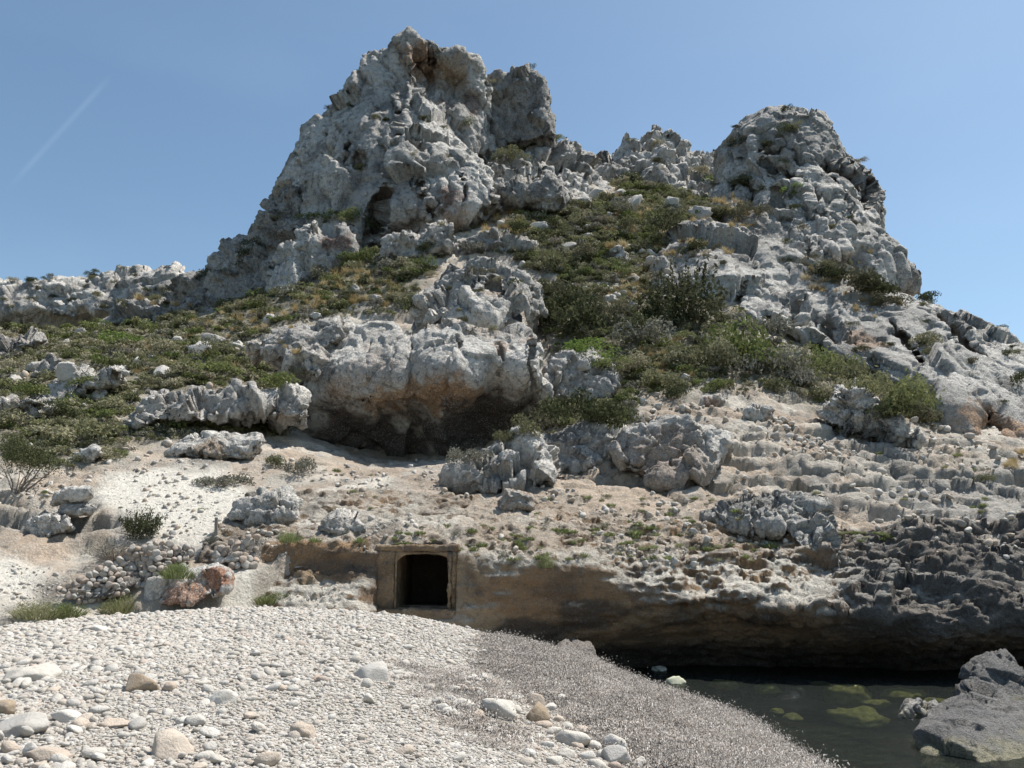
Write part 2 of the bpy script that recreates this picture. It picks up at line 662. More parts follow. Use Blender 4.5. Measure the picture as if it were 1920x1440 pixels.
def build_rock(name, masses, h, label, cat, mat, amp=1.0, size=4.0, blocks=1.0, fine=1.0, vert=1.0, blend=1.0,
               carve=(), cracks=(), spots=(), warm=0.0, dark=0.0, seed=0.0, colf=1.0, group=None):
    # the mass runs back away from the beach along its own bearing
    c = np.mean([at(px, py, m['front'][0][2]) for m in masses for px, py in m['poly']], axis=0)
    k, yr = c[0] / c[1], c[1]
    lo, hi = bounds_of(masses, 3 * h + 0.3 * amp, k, yr)
    X = np.arange(lo[0], hi[0] + h, h)
    Y = np.arange(lo[1], hi[1] + h, h)
    Z = np.arange(lo[2], hi[2] + h, h)
    vol = None
    for m in masses:
        v = mass_sdf(m, X, Y, Z, k, yr)
        vol = v if vol is None else smin(vol, v, blend)
    for c in carve:                       # hollows: (px,py,Y,rx,ry,rz)
        p = np.array(at(*c[:3]))
        p[0] -= k * (p[1] - yr)
        q = np.sqrt(((X - p[0]) / c[3])[:, None, None] ** 2 + ((Y - p[1]) / c[4])[None, :, None] ** 2 + ((Z - p[2]) / c[5])[None, None, :] ** 2)
        vol = np.maximum(vol, ((1 - q) * min(c[3:6])).astype(np.float32))
    for pts, Yc, w, dep in cracks:        # open joints: polyline, distance, half width, depth
        gx, gz = np.meshgrid(X, Z, indexing='ij')
        G = np.c_[gx.ravel(), gz.ravel()]
        G = G + 0.5 * np.c_[vnoise(np.c_[G, G[:, :1]] * 0.8), vnoise(np.c_[G, G[:, :1]] * 0.8 + 7)] * min(1, 4 * w)
        d = np.full(len(G), 1e9)
        L = [np.array(at(a, b, Yc)) for a, b in pts]
        L = [np.array((q[0] - k * (q[1] - yr), q[2])) for q in L]
        for a, b in zip(L[:-1], L[1:]):
            t = np.clip(((G - a) @ (b - a)) / ((b - a) @ (b - a)), 0, 1)
            d = np.minimum(d, np.linalg.norm(G - a - t[:, None] * (b - a), axis=1))
        d = (d - w).reshape(gx.shape)[:, None, :]
        vol = np.maximum(vol, -np.maximum(d, (Y - Yc - dep)[None, :, None])).astype(np.float32)
    V, Q = surface_nets(vol, lo, h)
    V[:, 0] += k * (V[:, 1] - yr)
    V = displace(V, Q, amp, size, blocks, fine, vert, seed)
    C = rock_colour(V + seed * 3, colf, warm, dark)
    if spots: C = stain_and_shade(V, C, spots)
    N = normals(V, Q)
    record(V, N)
    base = np.array(((V[:, 0].min() + V[:, 0].max()) / 2, (V[:, 1].min() + V[:, 1].max()) / 2, V[:, 2].min()))
    me = raw_mesh(name, V - base, Q, False)
    set_col(me, C)
    o = link(name, me, mat, loc=base)
    tag(o, label, cat, group)
    return o

# ================================================================== THE SETTING
# ------------------------------------------------------------------ hillside height over the plan
HILL_PTS = [
    # front foot (left part dives under the beach)
    (-500, 1215, 18), (-200, 1205, 20), (0, 1195, 21.5), (100, 1165, 22.8), (250, 1145, 23.6), (400, 1120, 24.2),
    (-500, 1050, 25), (-150, 1030, 26), (60, 1040, 26), (60, 960, 28), (200, 1010, 26.5), (330, 1000, 27), (450, 1060, 25),
    (480, 1135, 24.0), (500, 1108, 24.6), (480, 1050, 25.2), (330, 930, 30.5), (450, 985, 27.5), (520, 990, 26.6), (600, 985, 26.6), (700, 985, 26.8), (800, 1000, 26.2), (900, 1010, 26.2),
    (1000, 1015, 26.8), (1100, 1015, 27.6), (1180, 1025, 28.0), (1300, 1035, 28.6), (1480, 1035, 28.8), (1600, 1030, 28.8),
    (1750, 1030, 29), (1900, 1020, 29.2), (2200, 1000, 29), (2600, 1000, 29),
    # shelf behind
    (0, 880, 32), (200, 880, 33), (420, 880, 33.5), (600, 920, 30.5), (700, 880, 35), (800, 900, 32), (900, 930, 30.5), (1000, 940, 30.5),
    (1100, 950, 30.5), (1300, 960, 31), (1500, 950, 32), (1700, 950, 32), (1900, 930, 33), (2200, 900, 34),
    (600, 860, 38), (750, 860, 40), (-200, 800, 38), (0, 790, 40), (200, 800, 39), (400, 790, 40), (530, 770, 42),
    (980, 870, 35.5), (1100, 860, 36.5), (1250, 860, 37), (1400, 820, 39), (1550, 830, 39.5), (1750, 860, 38.5), (1920, 860, 39), (2200, 820, 40),
    (0, 700, 50), (-300, 690, 50), (200, 690, 51), (350, 690, 50), (450, 700, 49), (600, 590, 58), (740, 560, 60),
    (1050, 760, 42), (1200, 740, 44), (1320, 720, 46), (1500, 735, 46), (1650, 765, 46), (1780, 822, 44.5), (1830, 845, 47), (1740, 800, 49), (1640, 748, 51), (1920, 858, 47), (1100, 660, 49), (1250, 650, 52),
    (0, 634, 70), (-300, 630, 72), (150, 632, 70), (300, 640, 67), (420, 600, 68), (500, 575, 65), (560, 540, 67), (700, 500, 68), (850, 470, 69), (950, 450, 71),
    (1080, 600, 57), (1200, 560, 60), (1150, 510, 68), (1050, 430, 74), (1200, 400, 80), (1300, 420, 78), (1130, 350, 90),
    (1250, 375, 92), (1380, 380, 90), (1100, 340, 92), (1000, 350, 86),
    (-200, 618, 100), (50, 618, 98), (250, 620, 88), (1250, 375, 105), (1600, 520, 95), (1800, 730, 62), (1920, 760, 60), (2200, 780, 62),
    (1900, 740, 85), (2300, 760, 90), (620, 856, 43.5), (700, 864, 46.5), (800, 868, 46.5), (900, 868, 46), (960, 850, 46), (640, 845, 47), (800, 855, 48.5),
]
HP = np.array([at(*q) for q in HILL_PTS])
back = np.array([(-130, 150, 36), (-60, 150, 38), (-30, 140, 40), (0, 150, 40), (40, 160, 40), (90, 150, 28), (150, 150, 20),
                 (-130, 230, 30), (0, 230, 34), (100, 230, 26), (200, 230, 20), (130, 100, 20), (-120, 100, 30), (0, 125, 44), (35, 120, 42), (-25, 110, 42)], float)
HALL = np.r_[HP, back]
hill_f = TPS(HALL[:, :2], HALL[:, 2], reg=0.03)

# where the hill sheet starts: behind the cut edge above the beach and cove, under the pebbles further to the side
FRONT_LINE = np.array([(-60, 16.0), (-20, 20.0), (-14.5, 21.5), (-9.6, 23.4), (-8.6, 23.9), (-7.8, 24.7), (-7.0, 25.9), (-5, 26.2), (0, 26.6), (4, 28.0), (8, 28.6), (20, 28.8), (60, 28.0)])


def zone(px, py, polys, soft=26):
    P = np.c_[px, py]
    w = np.zeros(len(px))
    for poly in polys:
        w = np.maximum(w, 1 - sstep(-soft, soft, poly_sdf(P, poly)))
    return w


VEG_ZONES = [
    [(-200, 585), (200, 600), (420, 560), (560, 520), (700, 470), (790, 500), (770, 575), (640, 585), (470, 625), (450, 650), (590, 715), (560, 735), (250, 730), (225, 850), (150, 870), (-200, 860)],
    [(940, 430), (1080, 390), (1250, 370), (1400, 390), (1290, 440), (1210, 500), (1150, 520), (1010, 500)],
    [(1010, 560), (1080, 500), (1230, 540), (1330, 570), (1450, 640), (1560, 665), (1680, 720), (1750, 790), (1640, 770), (1500, 735), (1330, 720), (1180, 730), (1140, 690), (1030, 650)],
    [(1110, 310), (1180, 330), (1300, 300), (1380, 340), (1390, 400), (1200, 380)],
    [(930, 770), (1010, 740), (1180, 740), (1190, 790), (1040, 810), (950, 830)],
    [(240, 780), (330, 760), (500, 760), (530, 810), (380, 810), (270, 830)],
]
SAND_ZONES = [
    [(170, 905), (300, 880), (420, 885), (470, 920), (560, 930), (720, 900), (720, 940), (620, 990), (480, 985), (420, 1010), (330, 1010), (180, 960)],
    [(0, 1030), (110, 1060), (70, 1130), (-100, 1150), (-100, 1030)],
    [(400, 1080), (490, 1040), (500, 1130), (420, 1130)],
    [(1440, 1020), (1640, 1010), (1700, 1100), (1480, 1110)],
]
SOIL_ZONES = [
    [(560, 850), (720, 860), (860, 880), (860, 910), (700, 900), (560, 890)],
    [(860, 920), (1080, 900), (1350, 930), (1400, 1030), (1100, 1020), (870, 1000)],
    [(1180, 750), (1400, 740), (1560, 760), (1500, 800), (1280, 790)],
    [(0, 960), (150, 1000), (110, 1060), (0, 1040)],
]
KARST_ZONES = [
    [(860, 810), (1060, 790), (1400, 760), (1600, 750), (1800, 830), (2100, 850), (2100, 1080), (1500, 1080), (1350, 1040), (1300, 960), (1050, 900), (870, 900)],
    [(-100, 900), (160, 900), (200, 1000), (60, 1030), (-100, 1030)],
]


def build_hill():
    nc, nr = 720, 600
    s = np.linspace(-1, 1, nc)
    t = np.linspace(0, 1, nr)
    Sg, Tg = np.meshgrid(s, t, indexing='ij')
    yend = 200.0
    # x fans out with distance so that far ground is sampled more coarsely than near ground
    yn = 24 * (yend / 24) ** Tg
    Xg = Sg * (0.74 * yn + 9)
    y0 = np.interp(Xg, FRONT_LINE[:, 0], FRONT_LINE[:, 1])
    Yg = y0 + (yn - 24) * (yend - y0) / (yend - 24)
    P = np.c_[Xg.ravel(), Yg.ravel()]
    z = hill_f(P)
    lift = np.clip(Yg.ravel() - y0.ravel(), 0, 1)
    V = np.c_[P, z]
    px, py = project(V)
    jit = np.c_[vnoise(V * 0.35) * 26 + vnoise(V * 1.1) * 14, vnoise(V * 0.35 + 30) * 18 + vnoise(V * 1.1 + 30) * 10]
    jx, jy = px + jit[:, 0], py + jit[:, 1]
    veg = zone(jx, jy, VEG_ZONES)
    sand = zone(jx, jy, SAND_ZONES, 16)
    soil = zone(jx, jy, SOIL_ZONES, 22)
    kar = zone(jx, jy, KARST_ZONES, 40)
    scale = np.clip(V[:, 1] / 40, 0.6, 2.2)
    idx = np.arange(nc * nr).reshape(nc, nr)
    Q = np.stack([idx[:-1, :-1], idx[1:, :-1], idx[1:, 1:], idx[:-1, 1:]], -1).reshape(-1, 4)
    # broad undulation and boulder swells
    V[:, 2] += (0.55 * fbm(V * 0.16, 4) * scale) * (1 - 0.6 * sand)
    # ledges: the weathered limestone breaks off in short steps
    tilt = V[:, 2] + 0.05 * V[:, 0]                      # beds dip gently towards the sea
    stair = 0
    for st, wt, sd in ((1.15, 1.0, 0.0), (0.42, 0.55, 31.0)):
        q = tilt / st + 0.9 * fbm(V * np.array((0.16, 0.3, 0.1)) + sd, 3) + 0.25 * vnoise(V * np.array((0.9, 0.9, 0.5)) / st + sd)
        fr = q - np.floor(q)
        stair = stair + wt * st * ((np.floor(q) + sstep(0.66, 0.97, fr)) - q) * (0.4 + 0.6 * sstep(-0.25, 0.2, fbm(V * 0.35 + sd + 60, 2)))
    lam = np.clip(0.95 * kar + 0.35 * (1 - veg) * (1 - sand), 0, 1) * (1 - 0.85 * sand) * (1 - 0.6 * soil)
    V[:, 2] += stair * lam * 0.95
    N = normals(V, Q)
    F1, F2, R, fa = voronoi(V * 0.85 + 0.5 * np.stack([vnoise(V * 0.9), vnoise(V * 0.9 + 9), vnoise(V * 0.9 + 19)], 1))
    edge = sstep(0, 0.25, F2 - F1)
    rough = 0.55 + 0.7 * kar * (1 - 0.6 * soil) - 0.48 * sand
    d = rough * ((R - 0.5) * 0.13 + 0.2 * fa - 0.10 * (1 - edge) + 0.24 * fbm(V * np.array((0.45, 0.6, 1.9)), 5, 0.6, True) + 0.09 * fbm(V * np.array((2.2, 2.6, 5.5)), 4, 0.65, True))
    V = V + N * (d * np.clip(scale, 0.7, 1.5))[:, None] * (0.25 + 0.75 * lift)[:, None]
    # front rows bend down into the cut edge
    V[:, 2] -= np.where(V[:, 0] < -7.0, 0.9, 0.35) * (1 - sstep(0, 0.5, np.clip((Yg - y0).ravel(), 0, 2)))
    N = normals(V, Q)
    record(V, N, 0)
    C = rock_colour(V, 1.6, 0.5) * np.array((0.79, 0.755, 0.70))
    C = lerp(C, DARK * 1.5, (0.55 * zone(jx, jy, [[(1690, 910), (1800, 870), (2100, 850), (2100, 1110), (1640, 1090)]], 50))[:, None])
    tanp = sstep(0.0, 0.3, fbm(V * 0.45 + 11, 4))
    C = lerp(C, SOIL * 1.1, (0.55 * tanp * (1 - veg))[:, None])
    C = lerp(C, SOIL * (0.9 + 0.25 * vnoise(V * 0.8))[:, None], (0.85 * soil * sstep(-0.35, 0.1, fbm(V * 0.9, 3)))[:, None])
    C = lerp(C, SANDC, (0.95 * sand)[:, None])
    C = lerp(C, VEGS, (0.9 * veg)[:, None])
    me = raw_mesh('hillside', V, Q)
    set_col(me, C)
    o = link('hillside', me, M_GROUND)
    tag(o, 'rocky limestone hillside rising from the beach', None, None, 'structure')
    return o


build_hill()

# ------------------------------------------------------------------ beach
BEACH = [atz(*q) for q in [
    (0, 1440, 1.95), (400, 1440, 1.9), (800, 1440, 1.75), (1000, 1440, 1.55), (1180, 1440, 1.25), (1400, 1440, 0.62), (1580, 1440, 0.0), (1700, 1440, -0.35),
    (0, 1300, 1.95), (400, 1300, 1.97), (700, 1300, 1.85), (900, 1300, 1.65), (1050, 1300, 1.3), (1200, 1320, 0.72), (1300, 1320, 0.3), (1420, 1330, -0.1),
    (1100, 1250, 0.75), (1200, 1290, 0.25), (1500, 1380, -0.05),
    (0, 1200, 1.9), (300, 1180, 2.0), (600, 1170, 2.12), (750, 1155, 2.25), (850, 1180, 1.95), (900, 1195, 1.7), (1000, 1212, 1.25), (1060, 1220, 1.0), (1120, 1262, 0.25), (1180, 1285, 0.0),
    (200, 1160, 1.9), (500, 1142, 2.15)]]
BEACH += [(-20, 30, 0.8), (-12, 26.5, 1.1), (-17, 24, 1.2), (-30, 10, 2.2), (-30, 20, 2.2), (-12, -6, 2.4), (0, -6, 1.9), (0, 2, 1.85), (5, 0, 0.9), (9, 2, -0.4), (16, 10, -1.2), (10, 20, -0.9), (12, 28, -1.2), (24, 24, -2.0), (24, 0, -2.2), (30, 32, -2.2), (5, 29, -0.9),
          (8, 15, -0.5), (4.5, 24.5, -0.2), (-12, 2, 2.1), (2.2, 6, 1.3), (4, 27, -0.4), (-3, 28, 1.2), (-8, 28, 1.2), (-5, 34, 1.0), (-14, -14, 2.5), (10, -12, 0.0)]
BEACH = np.array(BEACH, float)
beach_f = TPS(BEACH[:, :2], BEACH[:, 2], reg=0.05)
# border between pebbles and the dead seaweed bank (photo pixels taken down to the beach plane)
WEED_POLY = [atz(*q)[:2] for q in [(905, 1188, 1.75), (890, 1245, 1.7), (960, 1260, 1.6), (1000, 1310, 1.5), (1060, 1340, 1.4), (1120, 1390, 1.35), (1200, 1440, 1.25)]]
WEED_POLY += [(2.6, 4), (8, 2), (9, 16), (6, 26), (3, 27)]
WEED_PATCH = [atz(*q)[:2] for q in [(760, 1262, 1.75), (900, 1250, 1.68), (960, 1280, 1.6), (940, 1330, 1.6), (1000, 1400, 1.5), (930, 1425, 1.55), (830, 1340, 1.7)]]


def beach_z(P):
    P = np.asarray(P, float)
    z = beach_f(P)
    q = np.c_[P, np.zeros(len(P))]
    z = z + 0.05 * fbm(q * 0.5, 3)
    wd = poly_sdf(P, WEED_POLY)
    w = 1 - sstep(-1.2, 0.1, wd)
    return z + w * (0.10 + 0.16 * fbm(q * 0.7 + 9, 3)) * sstep(0.05, 0.6, z) - 0.14 * (1 - sstep(-0.1, 0.7, z))


def build_beach():
    xs = np.r_[np.linspace(-40, -16, 30, endpoint=False), np.linspace(-16, 9, 300, endpoint=False), np.linspace(9, 34, 50)]
    ys = np.r_[np.linspace(-16, 4, 40, endpoint=False), np.linspace(4, 28, 290, endpoint=False), np.linspace(28, 36, 20)]
    gx, gy = np.meshgrid(xs, ys, indexing='ij')
    P = np.c_[gx.ravel(), gy.ravel()]
    z = beach_z(P)
    V = np.c_[P, z]
    wd = poly_sdf(P, WEED_POLY) + 0.35 * fbm(V * 1.3, 3)
    wp = poly_sdf(P, WEED_PATCH) + 0.55 * fbm(V * 1.6 + 4, 3)
    w = np.maximum(1 - sstep(-0.15, 0.1, wd), 0.55 * (1 - sstep(-0.3, 0.2, wp)))
    C = lerp(np.array((0.47, 0.44, 0.40)), np.array((0.38, 0.335, 0.285)), sstep(-0.2, 0.4, fbm(V * 0.7, 3))[:, None])
    C = lerp(C, lerp(np.array((0.20, 0.175, 0.155)), np.array((0.30, 0.28, 0.26)), sstep(-0.3, 0.4, fbm(V * 2.0 + 3, 4))[:, None]), w[:, None])
    C = lerp(C, np.array((0.05, 0.042, 0.03)), (1 - sstep(-0.15, 0.12, z))[:, None])
    V[:, 2] += 0.02 * w * fbm(V * 5, 3, 0.6)
    ny = len(ys)
    idx = np.arange(len(V)).reshape(len(xs), ny)
    Q = np.stack([idx[:-1, :-1], idx[1:, :-1], idx[1:, 1:], idx[:-1, 1:]], -1).reshape(-1, 4)
    record(V, normals(V, Q))
    me = raw_mesh('beach', V, Q)
    set_col(me, C)
    m, n, l, b = new_mat('beach_gravel')
    geo = n.new('ShaderNodeNewGeometry')
    a = n.new('ShaderNodeAttribute'); a.attribute_name = 'Col'
    v = n.new('ShaderNodeTexVoronoi'); v.inputs['Scale'].default_value = 26
    l.new(geo.outputs['Position'], v.inputs['Vector'])
    hs = n.new('ShaderNodeHueSaturation')
    l.new(a.outputs[0], hs.inputs['Color'])
    sp = n.new('ShaderNodeSeparateColor')
    l.new(v.outputs['Color'], sp.inputs[0])
    l.new(maprange(n, l, sp.outputs[0], 0, 1, 0.55, 1.35), hs.inputs['Value'])
    l.new(hs.outputs[0], b.inputs['Base Color'])
    nn = noise_node(n, l, geo.outputs['Position'], 70, 3, 0.6)
    h = math_node(n, l, 'ADD', math_node(n, l, 'MULTIPLY', v.outputs['Distance'], -1.0), math_node(n, l, 'MULTIPLY', nn, 0.5))
    bp = n.new('ShaderNodeBump'); bp.inputs['Distance'].default_value = 0.03
    l.new(h, bp.inputs['Height']); l.new(bp.outputs[0], b.inputs['Normal'])
    o = link('beach', me, m)
    tag(o, 'pale pebble beach sloping down to the cove', None, None, 'structure')


build_beach()

# ------------------------------------------------------------------ water
def build_water():
    xs = np.linspace(1.5, 45, 180)
    ys = np.linspace(-14, 34, 180)
    gx, gy = np.meshgrid(xs, ys, indexing='ij')
    V = np.c_[gx.ravel(), gy.ravel(), np.zeros(gx.size)]
    q = V * np.array((1.5, 2.2, 1))
    V[:, 2] = 0.04 * fbm(q, 3) + 0.014 * fbm(q * 3.1, 3)
    idx = np.arange(len(V)).reshape(180, 180)
    Q = np.stack([idx[:-1, :-1], idx[1:, :-1], idx[1:, 1:], idx[:-1, 1:]], -1).reshape(-1, 4)
    me = raw_mesh('sea_water', V, Q)
    m = bpy.data.materials.new('sea_water')
    m.use_nodes = True
    n, l = m.node_tree.nodes, m.node_tree.links
    n.clear()
    out = n.new('ShaderNodeOutputMaterial')
    tr = n.new('ShaderNodeBsdfTransparent'); tr.inputs[0].default_value = (0.62, 0.64, 0.50, 1)
    df = n.new('ShaderNodeBsdfDiffuse'); df.inputs[0].default_value = (0.036, 0.042, 0.036, 1)
    gl = n.new('ShaderNodeBsdfGlossy'); gl.inputs['Roughness'].default_value = 0.03
    fz = n.new('ShaderNodeFresnel'); fz.inputs[0].default_value = 1.33
    geo = n.new('ShaderNodeNewGeometry')
    mp = n.new('ShaderNodeMapping'); mp.inputs['Scale'].default_value = (1, 1.9, 1)
    l.new(geo.outputs['Position'], mp.inputs[0])
    a = noise_node(n, l, mp.outputs[0], 4.0, 5, 0.6)
    bp = n.new('ShaderNodeBump'); bp.inputs['Distance'].default_value = 0.32; bp.inputs['Strength'].default_value = 1.0
    l.new(a, bp.inputs['Height'])
    for s in (gl, fz): l.new(bp.outputs[0], s.inputs['Normal'])
    m1 = n.new('ShaderNodeMixShader'); m1.inputs[0].default_value = 0.3
    l.new(tr.outputs[0], m1.inputs[1]); l.new(df.outputs[0], m1.inputs[2])
    m2 = n.new('ShaderNodeMixShader')
    l.new(fz.outputs[0], m2.inputs[0]); l.new(m1.outputs[0], m2.inputs[1]); l.new(gl.outputs[0], m2.inputs[2])
    l.new(m2.outputs[0], out.inputs[0])
    o = link('sea_water', me, m)
    tag(o, 'dark clear sea water filling the cove', None, None, 'structure')


build_water()

# ------------------------------------------------------------------ sea cliff with the cut wall and the doorway hole
FACE = [
    (400, 1000, 25.9), (400, 1150, 25.4), (480, 1000, 25.9), (480, 1130, 25.0), (540, 1010, 25.9), (540, 1060, 26.0), (540, 1095, 25.6), (540, 1130, 24.6), (600, 1010, 25.7), (620, 1060, 26.0), (620, 1090, 25.7), (620, 1135, 24.4),
    (680, 1010, 25.4), (680, 1070, 25.4), (675, 1100, 24.9), (680, 1140, 24.6), (700, 1040, 25.45), (700, 1130, 25.2),
    (790, 1010, 25.4), (790, 1080, 25.4), (790, 1150, 25.1), (870, 1020, 25.4), (870, 1090, 25.35), (870, 1150, 25.2), (870, 1185, 25.0),
    (1000, 1040, 25.7), (1000, 1120, 25.6), (1000, 1190, 26.1), (1000, 1225, 26.6), (1100, 1045, 26.0), (1100, 1110, 25.9), (1100, 1180, 26.4), (1100, 1235, 27.8),
    (1180, 1055, 26.6), (1190, 1092, 26.2), (1180, 1115, 26.0), (1180, 1180, 26.9), (1180, 1240, 28.6),
    (1300, 1050, 27.9), (1300, 1090, 27.6), (1300, 1106, 26.3), (1300, 1118, 25.9), (1300, 1135, 26.5), (1300, 1195, 28.0), (1300, 1250, 29.4),
    (1400, 1055, 28.0), (1400, 1090, 27.6), (1400, 1110, 26.2), (1400, 1122, 25.8), (1400, 1140, 26.5), (1400, 1200, 28.0), (1400, 1252, 29.4),
    (1480, 1065, 28.0), (1480, 1090, 27.5), (1480, 1112, 26.3), (1480, 1135, 25.4), (1480, 1155, 26.1), (1480, 1215, 28.0), (1480, 1255, 29.4),
    (1550, 1065, 28.0), (1550, 1098, 27.2), (1550, 1130, 25.6), (1550, 1152, 25.1), (1550, 1175, 26.0), (1550, 1220, 27.8), (1550, 1255, 29.2),
    (1650, 1065, 27.8), (1650, 1100, 26.8), (1650, 1125, 25.6), (1650, 1158, 25.2), (1650, 1180, 26.0), (1650, 1220, 27.6), (1650, 1255, 29),
    (1750, 1070, 27.4), (1750, 1115, 25.9), (1750, 1160, 25.2), (1750, 1205, 25.1), (1750, 1222, 26.4), (1750, 1255, 28.6),
    (1850, 1060, 27.0), (1850, 1120, 25.6), (1850, 1180, 25.2), (1850, 1205, 26.2), (1850, 1255, 28.6), (1960, 1050, 26.6), (1960, 1115, 25.4), (1960, 1185, 25.2), (1960, 1210, 26.4), (1960, 1255, 28.6),
    (2200, 1080, 25.8), (2200, 1180, 25.2), (2200, 1255, 28.4),
]
DOOR_X = (at(738, 1090, 25.4)[0], at(846, 1090, 25.4)[0])
DOOR_Z = (at(790, 1142, 25.4)[2], at(790, 1034, 25.4)[2])
DOOR_Y = 25.45


def build_cliff():
    h = 0.078
    fp = np.array([at(*q) for q in FACE])
    fp = np.r_[fp, np.array([(x, 29.6, -1.2) for x in (4, 8, 12, 16, 20)]), np.array([(x, 25.2, 0.5) for x in (-9, -6, -3)])]
    face = TPS(fp[:, [0, 2]], fp[:, 1], reg=0.01)
    X = np.arange(-10.3, 20.5, h)
    Y = np.arange(23.6, 30.6, h)
    Z = np.arange(-1.4, 6.4, h)
    gx, gz = np.meshgrid(X, Z, indexing='ij')
    yf = np.clip(face(np.c_[gx.ravel(), gz.ravel()]), 24.2, 30.3).reshape(gx.shape)
    gx2, gy2 = np.meshgrid(X, Y, indexing='ij')
    top = hill_f(np.c_[gx2.ravel(), gy2.ravel()]).reshape(gx2.shape) + 0.05
    # the shelf does not rise towards the lip but rounds off over it
    a = (yf[:, None, :] - Y[None, :, None]) * 0.9
    b = (Z[None, None, :] - top[:, :, None]) * 0.9
    vol = -smin(-a, -b, 0.22)
    vol = np.maximum(vol, (Y - 30.3)[None, :, None])
    vol = np.maximum(vol, (-1.2 - Z)[None, None, :])
    vol = np.maximum(vol, np.maximum(-10.1 - X, X - 20.2)[:, None, None])
    # hole for the doorway and chamber
    m = 0.18
    def hole(xa, xb, za, zb_, yb):
        bx = np.maximum(xa - X, X - xb)[:, None, None]
        bz = np.maximum(za - Z, Z - zb_)[None, None, :]
        return np.maximum(np.maximum(bx, bz), (Y - yb)[None, :, None])
    box = np.minimum(hole(DOOR_X[0] - m, DOOR_X[1] + m, DOOR_Z[0] - m, DOOR_Z[1] + m, 40.0),
                     hole(at(706, 1090, 25.45)[0], at(852, 1090, 25.45)[0], DOOR_Z[0] - 0.3, at(790, 1026, 25.45)[2], 26.3))
    vol = np.maximum(vol, -box).astype(np.float32)
    V, Q = surface_nets(vol, (X[0], Y[0], Z[0]), h)
    N = normals(V, Q)
    px, py = project(V)
    right = sstep(1180, 1300, px)
    jag = right * sstep(1480, 1640, px)
    lipz = sstep(1.3, 2.3, V[:, 2])
    door = (np.abs(V[:, 0] - np.mean(DOOR_X)) < 1.4) & (V[:, 1] < 25.9)
    amp = np.where(px < 1180, 0.26, 0.20 + 0.25 * lipz) + 0.35 * jag * lipz
    amp = amp * np.where(door, 0.15, 1.0)
    p = V / 1.1
    F1, F2, R, fa = voronoi(p * np.array((1.0, 1.0, 1.5)) + 0.4 * np.stack([vnoise(p * 1.5), vnoise(p * 1.5 + 9), vnoise(p * 1.5 + 19)], 1))
    e = sstep(0, 0.25, F2 - F1)
    d = amp * (0.7 * fbm(p * np.array((0.5, 0.5, 1.0)), 4, 0.55) + ((R - 0.5) * 0.3 + 0.3 * fa) * np.maximum(lipz * right, 0.15) + 0.32 * fbm(p * np.array((0.8, 1.1, 3.6)), 5, 0.62, True) * (0.45 + 0.55 * right))
    bed = fbm(V * np.array((0.35, 0.5, 4.2)), 4, 0.6)
    d = d + amp * (0.35 + 0.3 * right) * bed
    V = V + N * d[:, None]
    N = normals(V, Q)
    rg = np.where(door, 0.12, 0.34 + 0.5 * right + 0.9 * (1 - right) * sstep(0.5, 0.8, N[:, 2]))
    F1, F2, R, fa = voronoi(V * np.array((2.4, 2.4, 3.6)) + 0.3 * np.stack([vnoise(V * 4), vnoise(V * 4 + 9), vnoise(V * 4 + 19)], 1))
    cv = np.exp(-(fbm(V * np.array((0.9, 0.9, 1.8)) + 5, 3) / 0.05) ** 2)
    V = V + N * (rg * (0.09 * fa + 0.06 * (R - 0.5) - 0.10 * cv + 0.035 * fbm(V * 7, 3, 0.6, True)))[:, None]
    N = normals(V, Q)
    record(V, N, 2)
    alc = zone(px + 8 * vnoise(V * 2), py + 9 * vnoise(V * 2 + 5), [[(498, 1015), (700, 1012), (700, 1066), (672, 1094), (640, 1100), (600, 1088), (560, 1086), (520, 1078), (496, 1064)]], 5)
    topm = (1 - alc) * sstep(0.2, 0.6, N[:, 2] + 0.3 * vnoise(V * 2))
    n1 = fbm(V * np.array((0.7, 0.7, 1.5)), 4)
    tan = np.array((0.36, 0.235, 0.135))
    C = lerp(BROWN * 0.8, tan, sstep(-0.3, 0.25, n1)[:, None])
    C = lerp(C, np.array((0.10, 0.078, 0.062)), (0.85 * sstep(0.05, 0.4, fbm(V * np.array((0.5, 0.5, 1.9)) + 20, 4)))[:, None])
    C = lerp(C, np.array((0.47, 0.35, 0.22)), (0.6 * sstep(0.15, 0.45, fbm(V * 1.1 + 50, 3)) * (1 - right))[:, None])
    top_c = rock_colour(V, 1.6, 0.5) * np.array((0.79, 0.755, 0.70))
    top_c = lerp(top_c, SOIL * 1.1, (0.6 * sstep(0.0, 0.3, fbm(V * 0.45 + 11, 4)))[:, None])
    top_c = lerp(top_c, SOIL, (0.55 * zone(px, py, [[(860, 920), (1080, 900), (1350, 930), (1400, 1030), (1100, 1030), (870, 1010)]], 20) * sstep(-0.35, 0.1, fbm(V * 0.9, 3)))[:, None])
    top_c = lerp(top_c, SANDC, (0.8 * zone(px, py, [[(1200, 1075), (1500, 1040), (1700, 1060), (1800, 1120), (1560, 1160), (1480, 1130), (1200, 1115)], [(480, 1100), (690, 1090), (700, 1150), (480, 1150)]], 14))[:, None])
    C = lerp(C, top_c, topm[:, None])
    # weathered dark karst crust at the seaward end, algae and wet rock just above the water
    crust = np.clip(jag * sstep(0.9, 1.6, V[:, 2]) * (1 - 0.35 * topm), 0, 1)
    C = lerp(C, np.array((0.13, 0.125, 0.12)), (0.9 * crust)[:, None])
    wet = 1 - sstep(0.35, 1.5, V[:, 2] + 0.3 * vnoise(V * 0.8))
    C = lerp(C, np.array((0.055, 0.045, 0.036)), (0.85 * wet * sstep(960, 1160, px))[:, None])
    base = np.array((6.0, 27, -1.2))
    me = raw_mesh('sea_cliff', V - base, Q)
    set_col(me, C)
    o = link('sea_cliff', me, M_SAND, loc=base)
    tag(o, 'low brown undercut sea cliff with cut wall above the cove water', 'cliff')


build_cliff()

